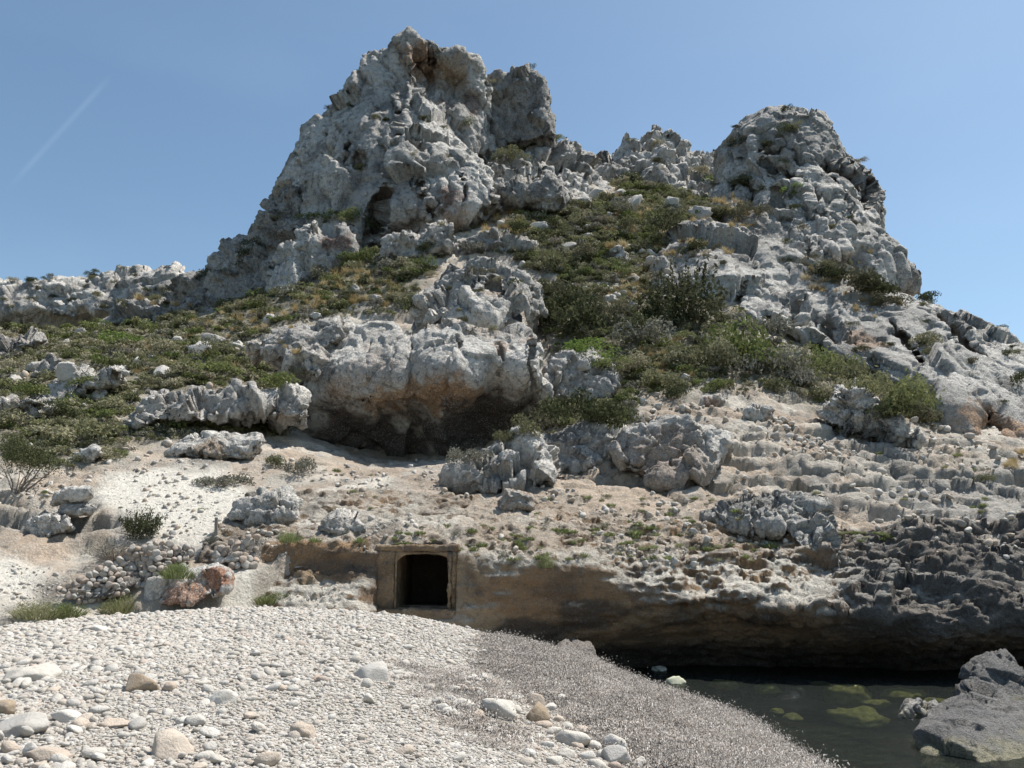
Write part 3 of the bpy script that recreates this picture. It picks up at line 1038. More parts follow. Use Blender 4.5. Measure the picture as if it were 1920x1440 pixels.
# ================================================================== CRAGS AND OUTCROPS
build_rock('rock_crag', [
    dict(poly=[(462, 560), (480, 440), (528, 350), (565, 275), (570, 212), (602, 190), (632, 165), (637, 122), (692, 98), (745, 64), (768, 62), (790, 120), (780, 240), (770, 330), (735, 440), (690, 470), (610, 560)],
         front=[(480, 520, 80), (540, 380, 81), (600, 230, 82), (660, 150, 83), (745, 100, 82), (600, 480, 75), (680, 400, 74), (700, 250, 77), (760, 200, 79), (740, 330, 74)], T=11, R=2.2),
    dict(poly=[(735, 90), (764, 66), (802, 76), (834, 88), (905, 98), (915, 132), (922, 200), (928, 270), (880, 310), (770, 300), (745, 180)],
         front=[(760, 90, 82), (800, 110, 84), (800, 160, 86), (880, 130, 86), (900, 250, 86), (800, 250, 80), (850, 200, 84)], T=9, R=1.3),
    dict(poly=[(742, 190), (790, 165), (850, 195), (900, 265), (928, 320), (952, 388), (905, 412), (840, 418), (760, 428), (705, 418), (715, 350), (735, 290)],
         front=[(760, 210, 79), (800, 240, 77), (850, 260, 77), (780, 300, 74), (860, 320, 73.5), (920, 360, 74), (760, 390, 72), (830, 400, 72), (720, 390, 72.5), (900, 405, 73)], T=7, R=2.4),
], 0.26, 'tall pale grey limestone crag with sheer wall, highest summit of the hill', 'rock crag', M_ROCK_FAR, amp=1.7, size=6.0, vert=0.5, blocks=0.75, fine=0.8, blend=1.6, seed=1.0,
    carve=[(800, 120, 83, 2.6, 3.2, 1.9), (860, 150, 84.5, 2.2, 3.0, 2.4), (790, 421, 71.8, 3.6, 2.6, 0.9), (672, 300, 77.0, 0.9, 1.6, 1.3), (705, 395, 72.5, 1.2, 4, 2.6)],
    cracks=[([(803, 76), (815, 110), (850, 130), (862, 165)], 84, 0.16, 1.6), ([(908, 120), (918, 180), (924, 250)], 86, 0.2, 2), ([(722, 350), (706, 400), (690, 450)], 73.5, 0.5, 3.5), ([(898, 300), (905, 350), (922, 392)], 74, 0.16, 1.4),
            ([(866, 320), (872, 360), (868, 400)], 73.5, 0.13, 1.2), ([(745, 110), (752, 200), (742, 300)], 80, 0.14, 1.0), ([(660, 150), (655, 260), (640, 380)], 79, 0.10, 1.0), ([(785, 340), (800, 380), (812, 415)], 73, 0.14, 1.4), ([(590, 250), (580, 330), (560, 420)], 80, 0.16, 1.2)],
    spots=[(800, 120, 84, 3.2, ORANGE, 0.8), (850, 135, 86, 3.0, (0.46, 0.33, 0.21), 0.8), (880, 190, 86, 2.6, (0.24, 0.15, 0.11), 0.8), (843, 370, 72.5, 1.7, (0.27, 0.15, 0.11), 0.8),
           (850, 410, 72, 1.8, ORANGE, 0.6), (830, 180, 84, 1.6, ORANGE, 0.6)])
build_rock('rock_tower', [
    dict(poly=[(885, 190), (905, 150), (935, 136), (1004, 134), (1018, 150), (1022, 190), (1034, 222), (1032, 262), (980, 275), (925, 270)],
         front=[(900, 170, 90), (930, 160, 89.5), (1000, 160, 89), (1020, 240, 88), (930, 250, 89)], T=7, R=1.0)],
    0.28, 'dark blocky limestone tower beside the summit crag', 'rock tower', M_ROCK_FAR, amp=1.3, size=3.6, vert=0.8, dark=0.45, seed=2.2)
build_rock('rock_slope', [
    dict(poly=[(915, 262), (975, 255), (1040, 256), (1078, 264), (1110, 300), (1132, 345), (1140, 392), (1000, 405), (930, 380), (900, 300)],
         front=[(940, 270, 90), (1040, 270, 93), (1100, 310, 93), (950, 340, 82), (1050, 340, 84), (1130, 380, 82), (960, 390, 76), (1060, 390, 78)], T=8, R=2.0)],
    0.3, 'stepped white rock shoulder sloping down from the tower to the saddle', 'rock slope', M_ROCK_FAR, amp=1.8, size=3.2, vert=1.1, seed=3.1)
build_rock('boulder', [
    dict(poly=[(938, 345), (960, 336), (1000, 328), (1030, 326), (1058, 345), (1062, 372), (1030, 385), (985, 380), (945, 366)], front=[(950, 350, 75.5), (1000, 340, 75.5), (1050, 360, 75), (1000, 375, 75)], T=2.6, R=1.2)],
    0.2, 'flat white boulder under the stepped rock shoulder', 'boulder', M_ROCK_FAR, amp=0.8, size=2.6, seed=4.4)
build_rock('rock_pinnacle', [
    dict(poly=[(500, 560), (512, 490), (535, 440), (575, 412), (596, 406), (606, 440), (615, 470), (590, 560)], front=[(520, 500, 70), (580, 430, 69.5), (590, 520, 68.5), (520, 550, 69)], T=4, R=1.6),
    dict(poly=[(590, 450), (612, 438), (640, 432), (664, 430), (670, 470), (650, 500), (610, 520), (590, 545)], front=[(600, 460, 69.5), (655, 450, 69.5), (640, 490, 69), (610, 520, 68.6)], T=3.5, R=1.2)],
    0.22, 'split rock pinnacle with reddish cleft leaning at the foot of the sheer wall', 'rock pinnacle', M_ROCK_FAR, amp=1.2, size=3.4, vert=0.45, seed=5.3,
    spots=[(630, 455, 69, 1.6, (0.27, 0.15, 0.11), 0.85), (612, 430, 69.5, 1.0, (0.3, 0.18, 0.12), 0.7)])
build_rock('limestone_cliff', [
    dict(poly=[(200, 605), (215, 566), (290, 545), (345, 503), (395, 474), (438, 440), (490, 420), (510, 530), (450, 575), (380, 600), (330, 615), (250, 625)],
         front=[(220, 600, 84), (300, 580, 83), (330, 610, 80), (400, 520, 83), (420, 580, 76), (480, 470, 83), (470, 550, 77)], T=5, R=1.0),
    dict(poly=[(320, 530), (345, 506), (390, 484), (430, 452), (466, 430), (492, 395), (525, 335), (560, 330), (570, 540), (440, 590), (350, 600)], front=[(340, 545, 82), (440, 470, 81.5), (515, 370, 81), (550, 500, 76.5), (440, 570, 77.5), (480, 450, 80)], T=5, R=0.8)],
    0.26, 'dark grey rock shoulder running down from the sheer wall to the far flank', 'rock face', M_ROCK_FAR, amp=1.6, size=3.6, dark=0.3, seed=6.3, carve=[(330, 600, 79.5, 2.5, 2.5, 1.0)])
build_rock('far_cliff', [
    dict(poly=[(-260, 600), (-240, 530), (-100, 525), (0, 522), (60, 518), (130, 516), (170, 500), (230, 498), (300, 496), (350, 500), (400, 520), (330, 575), (200, 598), (0, 598)],
         front=[(-200, 580, 128), (-200, 530, 132), (0, 580, 126), (0, 530, 132), (120, 570, 124), (150, 520, 130), (250, 570, 120), (250, 505, 128), (350, 520, 120)], T=9, R=3)],
    0.45, 'long pale grey limestone cliff on the far ridge beyond the green slope', 'cliff', M_ROCK_FAR, amp=1.9, size=6, vert=1.2, seed=7.7)
build_rock('saddle_peak', [
    dict(poly=[(1112, 340), (1128, 290), (1170, 268), (1195, 246), (1220, 237), (1250, 248), (1300, 262), (1345, 285), (1400, 330), (1400, 400), (1280, 390), (1180, 372)],
         front=[(1130, 330, 104), (1150, 290, 108), (1220, 245, 112), (1240, 300, 106), (1340, 295, 110), (1200, 350, 98), (1300, 350, 99), (1380, 380, 94)], T=8, R=2.2)],
    0.32, 'small rocky summit behind the grassy saddle between the two crags', 'rock summit', M_ROCK_FAR, amp=2.0, size=3.4, seed=8.8)
build_rock('rock_crag', [
    dict(poly=[(1290, 430), (1345, 330), (1352, 285), (1392, 240), (1400, 222), (1432, 206), (1470, 200), (1512, 202), (1546, 218), (1577, 242), (1620, 280), (1645, 322), (1655, 372), (1662, 425), (1690, 452), (1712, 500), (1716, 540), (1650, 575), (1500, 530), (1400, 490)],
         front=[(1360, 290, 91), (1400, 240, 90.5), (1480, 205, 90.5), (1560, 240, 89.5), (1640, 320, 88), (1420, 330, 86), (1520, 310, 85), (1600, 360, 83.5), (1380, 420, 80.5), (1480, 420, 80), (1560, 440, 78.5), (1650, 460, 81), (1705, 520, 80), (1600, 520, 75), (1480, 490, 75.5)], T=10, R=3.0),
    dict(poly=[(1512, 345), (1560, 338), (1592, 350), (1606, 420), (1600, 455), (1548, 452), (1524, 410)], front=[(1530, 360, 81.5), (1590, 360, 82), (1600, 440, 77), (1545, 445, 76.5)], T=5, R=0.8),
    dict(poly=[(1492, 440), (1540, 430), (1592, 440), (1600, 480), (1540, 488), (1496, 478)], front=[(1500, 450, 76.5), (1590, 450, 75.5), (1545, 482, 74)], T=4, R=0.8),
    dict(poly=[(1400, 235), (1440, 215), (1480, 260), (1470, 320), (1430, 330), (1395, 300)], front=[(1410, 250, 88), (1460, 260, 87.5), (1430, 325, 85)], T=5, R=0.9)],
    0.23, 'rounded pale limestone crag with deep cracks, its summit lower than the main one', 'rock crag', M_ROCK_FAR, amp=1.9, size=6.5, vert=0.7, blocks=0.75, fine=0.7, seed=16.4,
    carve=[(1455, 375, 81.5, 0.8, 2.5, 2.2), (1530, 370, 81, 0.7, 2.5, 3.2), (1450, 300, 88, 2.5, 1.6, 1.4)],
    cracks=[([(1458, 340), (1452, 385), (1440, 420)], 83, 0.35, 2.5), ([(1508, 335), (1530, 365), (1530, 410), (1545, 440)], 83, 0.25, 3), ([(1540, 225), (1532, 290), (1556, 325), (1600, 342)], 87.5, 0.2, 2), ([(1425, 300), (1475, 325), (1500, 350)], 86, 0.3, 2),
            ([(1560, 330), (1590, 400), (1600, 460)], 84, 0.16, 1.8), ([(1470, 215), (1462, 260), (1440, 300)], 89, 0.2, 1.8), ([(1500, 420), (1520, 470), (1510, 520)], 77, 0.16, 1.6), ([(1600, 250), (1625, 320), (1630, 400)], 87, 0.2, 1.8), ([(1380, 330), (1420, 360), (1410, 420)], 87, 0.25, 2)],
    spots=[(1620, 350, 86, 2.2, (0.25, 0.2, 0.17), 0.6)])
build_rock('limestone_cliff', [
    dict(poly=[(1200, 500), (1260, 430), (1300, 402), (1360, 396), (1450, 430), (1520, 470), (1620, 530), (1700, 545), (1765, 562), (1830, 590), (1925, 640), (2060, 690), (2100, 900), (1900, 880), (1830, 845), (1740, 775), (1640, 700), (1520, 655), (1430, 625), (1330, 585), (1240, 565)],
         front=[(1230, 490, 68), (1240, 555, 64.5), (1300, 420, 75), (1330, 560, 63.5), (1350, 490, 65), (1430, 450, 72), (1430, 520, 64.5), (1430, 600, 60.5), (1520, 490, 69), (1520, 560, 62.5), (1520, 640, 58.5),
                (1640, 545, 66), (1620, 620, 60), (1640, 690, 55.5), (1740, 570, 64), (1740, 660, 57), (1740, 760, 51.5), (1830, 600, 61), (1830, 720, 54), (1830, 830, 49), (1930, 650, 60), (1920, 760, 53), (1910, 860, 48), (2050, 720, 57), (2050, 860, 49)], T=6, R=1.6)],
    0.19, 'broad grey limestone face descending from the rounded crag towards the sea', 'rock face', M_ROCK, amp=1.4, size=6.0, vert=0.6, blocks=0.75, fine=0.6, seed=10.5,
    dark=0.12, carve=[(1505, 650, 58.0, 1.8, 2.6, 1.1), (1350, 600, 61.5, 2.2, 2, 0.8), (1855, 800, 50, 1.1, 2.5, 1.6)],
    cracks=[([(1430, 585), (1458, 618), (1484, 640)], 60.5, 0.16, 1.4), ([(1556, 545), (1550, 600), (1572, 660)], 61, 0.14, 1.4), ([(1652, 570), (1700, 650), (1722, 700)], 60.5, 0.14, 1.4), ([(1848, 740), (1862, 800), (1880, 850)], 52, 0.16, 1.4), ([(1480, 520), (1500, 570), (1490, 610)], 63, 0.12, 1.2), ([(1600, 580), (1630, 640), (1640, 690)], 57, 0.12, 1.2),
            ([(1760, 570), (1800, 650), (1840, 720)], 62, 0.16, 1.5), ([(1380, 480), (1390, 540), (1380, 590)], 63, 0.12, 1.0)],
    spots=[(1625, 640, 58.5, 1.8, ORANGE, 0.55), (1855, 800, 50, 2.4, ORANGE, 0.8), (1520, 468, 72, 1.2, ORANGE, 0.5), (1545, 500, 66, 2, (0.26, 0.25, 0.25), 0.6)])

# ------------------------------------------------------------------ overhanging outcrop in the middle of the slope
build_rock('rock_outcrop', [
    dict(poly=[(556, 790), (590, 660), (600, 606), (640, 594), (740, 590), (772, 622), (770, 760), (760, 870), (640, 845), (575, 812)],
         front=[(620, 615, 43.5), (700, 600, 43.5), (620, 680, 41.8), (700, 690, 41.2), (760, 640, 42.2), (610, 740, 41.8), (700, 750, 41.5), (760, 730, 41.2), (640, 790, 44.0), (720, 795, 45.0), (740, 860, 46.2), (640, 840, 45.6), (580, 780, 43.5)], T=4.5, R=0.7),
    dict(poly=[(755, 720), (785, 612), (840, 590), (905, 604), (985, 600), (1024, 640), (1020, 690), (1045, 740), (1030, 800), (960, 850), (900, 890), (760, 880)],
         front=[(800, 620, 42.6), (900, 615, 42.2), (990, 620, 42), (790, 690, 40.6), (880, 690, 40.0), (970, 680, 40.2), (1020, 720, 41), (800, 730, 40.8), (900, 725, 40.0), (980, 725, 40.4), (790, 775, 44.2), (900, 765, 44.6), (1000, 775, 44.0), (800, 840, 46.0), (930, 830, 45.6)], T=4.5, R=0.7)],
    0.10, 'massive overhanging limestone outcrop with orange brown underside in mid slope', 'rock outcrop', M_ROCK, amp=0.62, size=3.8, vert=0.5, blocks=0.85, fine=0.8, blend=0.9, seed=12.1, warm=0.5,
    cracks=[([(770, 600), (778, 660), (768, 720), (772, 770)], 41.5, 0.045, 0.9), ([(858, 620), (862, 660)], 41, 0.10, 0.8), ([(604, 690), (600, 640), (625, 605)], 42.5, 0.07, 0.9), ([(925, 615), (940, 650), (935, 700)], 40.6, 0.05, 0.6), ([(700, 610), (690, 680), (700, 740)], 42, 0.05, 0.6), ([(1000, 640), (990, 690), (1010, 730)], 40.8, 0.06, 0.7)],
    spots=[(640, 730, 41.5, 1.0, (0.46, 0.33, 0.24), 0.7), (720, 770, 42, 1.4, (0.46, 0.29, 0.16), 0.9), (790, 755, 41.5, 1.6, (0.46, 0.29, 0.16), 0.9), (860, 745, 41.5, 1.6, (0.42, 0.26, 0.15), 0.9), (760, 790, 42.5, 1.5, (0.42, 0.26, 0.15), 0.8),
           (640, 790, 43, 1.8, (0.17, 0.13, 0.11), 0.85), (900, 790, 44, 2.4, (0.11, 0.09, 0.08), 0.9), (960, 770, 44, 2.0, (0.11, 0.09, 0.08), 0.9), (760, 845, 46, 2.8, (0.12, 0.1, 0.09), 0.9), (860, 840, 45.6, 2.6, (0.12, 0.1, 0.09), 0.9), (670, 825, 45, 2.2, (0.13, 0.11, 0.1), 0.9),  # undercut shade painted into the colour, together with dark grey brown stain
           (940, 650, 41, 0.6, ORANGE, 0.5), (990, 632, 41.5, 0.5, ORANGE, 0.5), (690, 690, 41.2, 1.6, (0.4, 0.32, 0.27), 0.5)])
build_rock('rock_outcrop', [
    dict(poly=[(780, 575), (805, 525), (860, 492), (905, 478), (950, 490), (1000, 520), (1018, 560), (1000, 590), (960, 615), (900, 610), (800, 612)],
         front=[(800, 560, 50), (850, 510, 51), (905, 490, 51.5), (980, 520, 51), (900, 560, 49), (970, 570, 49.5), (1000, 590, 50.5), (850, 600, 46.5), (920, 605, 46.5)], T=4, R=1.4)],
    0.15, 'pointed rock outcrop resting above the overhanging outcrop', 'rock outcrop', M_ROCK, amp=1.1, size=2.8, vert=0.7, seed=13.6,
    carve=[(922, 520, 49.6, 0.35, 1.6, 1.1), (980, 600, 49.5, 1.3, 2, 0.6)], spots=[(930, 545, 49.3, 1.2, (0.42, 0.3, 0.2), 0.6), (985, 585, 50, 1.0, (0.4, 0.26, 0.15), 0.7)])
SMALL = [
    # poly, front depth list, T, R, label, category, material, amp, size, voxel, extra
    ([(452, 640), (530, 610), (600, 598), (655, 590), (640, 640), (605, 665), (592, 705), (545, 690), (485, 660)], [(470, 640, 49), (640, 600, 48.5), (560, 640, 47.5), (590, 700, 46)], 2.0, 0.8, 'white slab running up to the side of the overhanging outcrop', 0.6, 1.8, 0.13),
    ([(236, 812), (246, 770), (262, 735), (330, 722), (400, 726), (440, 722), (500, 742), (572, 728), (570, 795), (500, 775), (430, 782), (330, 785), (270, 800)], [(250, 780, 41.5), (330, 740, 42), (450, 740, 42.5), (560, 750, 43), (400, 775, 41), (300, 790, 40.6)], 1.8, 0.7, 'pitted white rock band in the scrub beside the overhanging outcrop', 0.7, 1.6, 0.11),
    ([(308, 848), (340, 828), (385, 812), (440, 803), (488, 812), (497, 835), (450, 858), (370, 864)], [(330, 845, 35.5), (400, 815, 36.5), (480, 825, 36), (420, 858, 35.6)], 1.5, 0.45, 'flat domed boulder with tan hollow under its white rim', 0.28, 1.3, 0.07),
    ([(78, 772), (100, 730), (132, 686), (165, 684), (180, 700), (235, 688), (210, 712), (150, 740), (110, 770)], [(100, 750, 49), (150, 700, 50), (210, 695, 50), (110, 765, 48)], 1.5, 0.6, 'slanting white rock rib in the scrub of the side slope', 0.7, 1.6, 0.13),
    ([(52, 705), (75, 670), (98, 650), (112, 672), (108, 700), (70, 712)], [(60, 700, 53), (95, 665, 53.5), (100, 700, 53)], 1.3, 0.5, 'small dark pointed rock above the slanting white rib', 0.5, 1.4, 0.12),
    ([(-60, 668), (-40, 635), (0, 627), (45, 622), (88, 636), (60, 652), (0, 668)], [(0, 650, 60), (60, 635, 60.5), (-40, 650, 60)], 1.6, 0.6, 'low white rock hump high in the scrub under the far cliff', 0.7, 1.5, 0.14),
    ([(-80, 800), (-40, 770), (20, 748), (72, 744), (85, 765), (40, 785), (-20, 810)], [(0, 780, 44.5), (60, 760, 45), (-50, 790, 44)], 1.4, 0.5, 'white rock lying in the lower scrub of the side slope', 0.6, 1.4, 0.12),
    ([(836, 892), (855, 868), (890, 848), (930, 838), (968, 812), (1000, 806), (1012, 848), (1048, 890), (1022, 918), (960, 908), (900, 914), (850, 902)], [(850, 885, 34.5), (930, 850, 35), (990, 815, 35.8), (940, 890, 34), (1030, 900, 34)], 1.6, 0.5, 'jagged white rock pile on the tan terrace below the overhang', 0.55, 1.3, 0.085),
    ([(1000, 872), (1008, 812), (1060, 806), (1112, 798), (1152, 830), (1172, 868), (1110, 878), (1050, 884)], [(1020, 830, 37.5), (1100, 810, 38), (1160, 860, 37.5), (1060, 875, 37)], 1.5, 0.5, 'rough brown grey rock step between the rock pile and the big block', 0.5, 1.3, 0.09),
    ([(1150, 840), (1185, 798), (1250, 782), (1342, 790), (1368, 826), (1342, 882), (1300, 912), (1230, 908), (1168, 880)], [(1170, 850, 36.5), (1250, 795, 37.2), (1350, 820, 37), (1250, 890, 35.8), (1330, 880, 36)], 2.0, 0.5, 'large square tan block standing in the karst slope', 0.5, 1.7, 0.09),
    ([(1020, 712), (1050, 668), (1100, 650), (1150, 688), (1158, 720), (1110, 752), (1040, 748)], [(1040, 690, 45), (1100, 665, 46), (1140, 710, 45), (1080, 745, 44)], 1.6, 0.6, 'pitted white rock mound beside the overhanging outcrop', 0.6, 1.4, 0.11),
    ([(1072, 572), (1090, 536), (1118, 528), (1140, 556), (1146, 585), (1112, 592)], [(1090, 560, 59), (1130, 560, 59)], 1.3, 0.6, 'white boulder among the dark shrubs of the hollow', 0.5, 1.5, 0.12),
    ([(1176, 512), (1182, 488), (1202, 484), (1214, 500), (1208, 518), (1190, 522)], [(1195, 505, 66)], 0.9, 0.4, 'white boulder perched on the loose rock heap below the saddle', 0.4, 1.2, 0.12),
    ([(1220, 505), (1224, 482), (1244, 480), (1250, 500), (1244, 520), (1226, 522)], [(1235, 505, 66)], 0.9, 0.4, 'upright white boulder beside the grey rock face', 0.4, 1.2, 0.12),
    ([(1212, 535), (1225, 518), (1255, 516), (1266, 530), (1250, 542)], [(1240, 530, 64)], 0.9, 0.35, 'low white boulder under the upright one', 0.4, 1.2, 0.12),
    ([(1150, 500), (1148, 470), (1165, 462), (1176, 478), (1172, 500)], [(1160, 485, 68)], 0.9, 0.35, 'grey boulder at the top of the loose rock heap', 0.4, 1.2, 0.12),
    ([(985, 470), (1010, 450), (1060, 452), (1075, 470), (1040, 485)], [(1020, 470, 72)], 1.2, 0.5, 'white rock low in the scrub under the flat boulder', 0.5, 1.3, 0.14),
    ([(860, 460), (880, 440), (930, 436), (985, 450), (1003, 470), (960, 482), (900, 478)], [(900, 455, 71), (980, 465, 71)], 1.6, 0.6, 'white rock ledge below the foot of the summit crag', 0.7, 1.5, 0.15),
    ([(715, 480), (722, 445), (760, 432), (790, 445), (800, 425), (850, 420), (858, 455), (830, 480), (760, 490)], [(740, 460, 71), (830, 450, 71.5)], 1.8, 0.6, 'broken grey rock foot below the summit crag', 0.8, 1.6, 0.15),
    ([(1325, 968), (1378, 932), (1470, 928), (1532, 950), (1550, 1000), (1545, 1040), (1508, 1036), (1472, 1000), (1400, 992), (1340, 990)], [(1350, 970, 30.6), (1450, 945, 30.8), (1530, 980, 30.2), (1520, 1025, 29.4), (1420, 985, 30.2)], 1.3, 0.35, 'dark fluted rock overhang in the karst above the cove', 0.5, 0.9, 0.065),
    ([(926, 950), (940, 925), (975, 917), (1000, 930), (996, 952), (965, 966), (935, 970)], [(960, 945, 30.2)], 0.6, 0.25, 'grey pitted boulder lying on the tan terrace', 0.22, 0.7, 0.05),
    ([(428, 975), (445, 942), (490, 925), (540, 922), (562, 940), (560, 975), (500, 982)], [(440, 970, 28.6), (500, 935, 29), (550, 960, 28.8)], 1.0, 0.3, 'lichen covered boulder lying on the white sand', 0.3, 0.9, 0.055),
    ([(598, 1000), (602, 972), (630, 956), (672, 960), (692, 985), (690, 1006), (640, 1008)], [(640, 980, 26.9)], 0.8, 0.25, 'speckled boulder on the ledge above the brown wall', 0.25, 0.8, 0.05),
    ([(100, 940), (102, 922), (130, 912), (172, 913), (176, 928), (150, 942)], [(140, 928, 27.8)], 0.55, 0.16, 'flat tan boulder balanced on another slab beside the white sand', 0.12, 0.8, 0.045),
    ([(118, 962), (122, 945), (160, 940), (180, 946), (172, 962), (140, 967)], [(150, 955, 27.7)], 0.55, 0.14, 'cracked tan slab under the balanced boulder', 0.12, 0.8, 0.045),
    ([(55, 1015), (62, 975), (95, 962), (130, 968), (140, 990), (110, 1002), (70, 1020)], [(90, 985, 27.0)], 0.7, 0.22, 'grey rough rock below the balanced slabs', 0.25, 0.8, 0.05),
    ([(132, 868), (140, 846), (175, 838), (190, 850), (165, 868)], [(160, 855, 33)], 0.6, 0.2, 'tilted grey boulder at the lower edge of the scrub', 0.2, 0.9, 0.06),
    ([(1396, 785), (1400, 768), (1420, 758), (1446, 765), (1448, 780), (1425, 792)], [(1420, 775, 41)], 0.6, 0.25, 'rounded grey boulder on the bare slope under the shrubs', 0.25, 0.9, 0.07),
    ([(1310, 760), (1318, 742), (1350, 736), (1358, 752), (1335, 765)], [(1335, 750, 43)], 0.6, 0.22, 'reddish boulder on the bare slope under the shrubs', 0.2, 0.9, 0.07),
    ([(1545, 790), (1550, 750), (1580, 728), (1610, 735), (1640, 770), (1700, 800), (1730, 830), (1690, 835), (1620, 810)], [(1570, 760, 43), (1620, 780, 42), (1700, 820, 40.5)], 1.0, 0.4, 'tumbled white rubble spur below the green shrubs', 0.7, 0.9, 0.09),
    ([(300, 1132), (318, 1090), (345, 1068), (400, 1064), (432, 1078), (424, 1110), (392, 1120), (360, 1136)], [(340, 1090, 23.5), (400, 1085, 23.6), (350, 1130, 23.2)], 0.9, 0.2, 'rust red broken rock beside the dry stone wall', 0.2, 0.7, 0.045),
    ([(266, 1130), (278, 1088), (300, 1078), (318, 1084), (304, 1126), (290, 1138)], [(290, 1110, 23.7)], 0.35, 0.12, 'smooth white slab leaning between dry stone wall and red rock', 0.06, 0.8, 0.04),
]
for i, (poly, front, T, R, lab, amp, size, h) in enumerate(SMALL):
    sp, carve, warm, dark = (), (), 0.25, 0.0
    near = front[0][2] < 32
    if 'domed' in lab: sp, carve = [(400, 845, 35.2, 1.3, (0.36, 0.27, 0.19), 0.9)], [(400, 852, 34.8, 1.35, 0.7, 0.42)]
    if 'rust red' in lab: sp = [(400, 1085, 23.6, 0.55, (0.36, 0.15, 0.07), 0.9), (345, 1120, 23.3, 0.7, (0.36, 0.17, 0.09), 0.8)]
    if 'reddish' in lab: sp = [(1335, 755, 42.5, 0.7, (0.34, 0.19, 0.13), 0.8)]
    if 'square tan' in lab: sp = [(1260, 860, 36, 2.2, (0.36, 0.27, 0.21), 0.7)]
    if 'tan' in lab and near: warm = 0.9
    if 'dark' in lab: dark = 0.35
    if 'fluted' in lab: warm = 0.0
    kind = 'boulder' if 'boulder' in lab or 'block' in lab else ('slab' if 'slab' in lab else 'rock')
    # seat each rock on the ground at its own foot
    fo = max(poly, key=lambda q: q[1])
    g = look(fo[0], fo[1] - 3) if fo[0] > 2 else look(6, fo[1] - 3)
    if g is not None and 'balanced' not in lab and 'under the' not in lab and 'rust red' not in lab:
        sh = min(6.0, max(-6.0, g[0][1] - sum(f[2] for f in front) / len(front) + 0.30 * T))
        front = [(a, b, c + sh) for a, b, c in front]
        sp = [(a, b, c + sh, d, e, f) for a, b, c, d, e, f in sp]
        carve = [(a, b, c + sh, d, e, f) for a, b, c, d, e, f in carve]
    build_rock('limestone_' + kind, [dict(poly=poly, front=front, T=T, R=R)], h, lab, kind, M_KARST if near or 'pitted' in lab or 'karst' in lab or 'jagged' in lab else M_ROCK,
               amp=amp, size=size, seed=20.0 + i * 1.37, warm=warm, dark=dark, spots=sp, carve=carve, colf=1.8 if near else 1.3, vert=0.4 if 'fluted' in lab else 1.0)

# ------------------------------------------------------------------ rocks standing in the water
for i, (poly, front, T, R, lab, h) in enumerate([
    ([(1812, 1330), (1816, 1268), (1850, 1230), (1884, 1228), (1928, 1280), (1960, 1320), (1930, 1335), (1860, 1340)], [(1830, 1280, 21.4), (1880, 1240, 21.8), (1900, 1320, 20.9)], 0.9, 0.3, 'tall dark grey rock standing in the cove water', 0.045),
    ([(1722, 1430), (1728, 1368), (1780, 1332), (1822, 1312), (1900, 1340), (1965, 1352), (1990, 1450), (1830, 1450)], [(1740, 1400, 16.2), (1800, 1340, 16.8), (1900, 1360, 16.6), (1850, 1420, 15.7)], 0.9, 0.3, 'broad grey sea rock with yellowish waterline crust', 0.04),
    ([(1684, 1352), (1700, 1320), (1722, 1318), (1736, 1332), (1752, 1320), (1772, 1336), (1762, 1358)], [(1710, 1335, 19.6), (1755, 1338, 19.6)], 0.4, 0.12, 'small pale jagged rock breaking the water between the dark rocks', 0.03)]):
    p0 = at(*front[0])
    o = build_rock('sea_rock', [dict(poly=poly, front=front, T=T, R=R)], h, lab, 'rock', M_SEA, amp=(0.26, 0.26, 0.12)[i], size=(1.3, 1.7, 0.4)[i], fine=0.7, seed=70 + i * 2.1, dark=(0.95, 0.8, 0.1)[i], colf=2.5)
    me = o.data
    co = np.empty(len(me.vertices) * 3, np.float32)
    me.vertices.foreach_get('co', co)
    co = co.reshape(-1, 3) + np.array(o.location)
    ca = np.empty(len(co) * 4, np.float32)
    me.attributes['Col'].data.foreach_get('color', ca)
    ca = ca.reshape(-1, 4)
    w = 1 - sstep(0.05, 0.34, co[:, 2] + 0.12 * vnoise(co * 4))
    ca[:, :3] = lerp(ca[:, :3], np.array((0.34, 0.31, 0.2)), (0.8 * w)[:, None])
    me.attributes['Col'].data.foreach_set('color', ca.ravel())

# ================================================================== BUILT THINGS
def rough_box(lo, hi, h=0.05, amp=0.02, rnd=0.03, freq=3.0, seed=0.0):
    lo, hi = np.array(lo, float), np.array(hi, float)
    ax = [np.arange(lo[k] - 3 * h, hi[k] + 4 * h, h) for k in range(3)]
    c, e = (lo + hi) / 2, (hi - lo) / 2 - rnd
    g = [np.maximum(np.abs(ax[k] - c[k]) - e[k], 0) for k in range(3)]
    vol = (np.sqrt(g[0][:, None, None] ** 2 + g[1][None, :, None] ** 2 + g[2][None, None, :] ** 2) - rnd).astype(np.float32)
    V, Q = surface_nets(vol, [a[0] for a in ax], h)
    N = normals(V, Q)
    V = V + N * (amp * (fbm(V * freq + seed, 4, 0.6) + 0.5 * fbm(V * freq * 3 + seed, 3, 0.6, True)))[:, None]
    return V, Q


PLASTER = np.array((0.36, 0.25, 0.15))


def plaster_col(V, k=0.0):
    C = lerp(PLASTER, np.array((0.24, 0.165, 0.10)), sstep(-0.15, 0.35, fbm(V * 1.5 + k, 4))[:, None])
    C = lerp(C, np.array((0.19, 0.15, 0.12)), (0.6 * sstep(0.1, 0.45, fbm(V * np.array((2.5, 2.5, 0.8)) + k + 9, 4)))[:, None])
    return lerp(C, np.array((0.50, 0.39, 0.26)), (0.5 * sstep(0.2, 0.5, fbm(V * 2.2 + k + 30, 3)))[:, None])


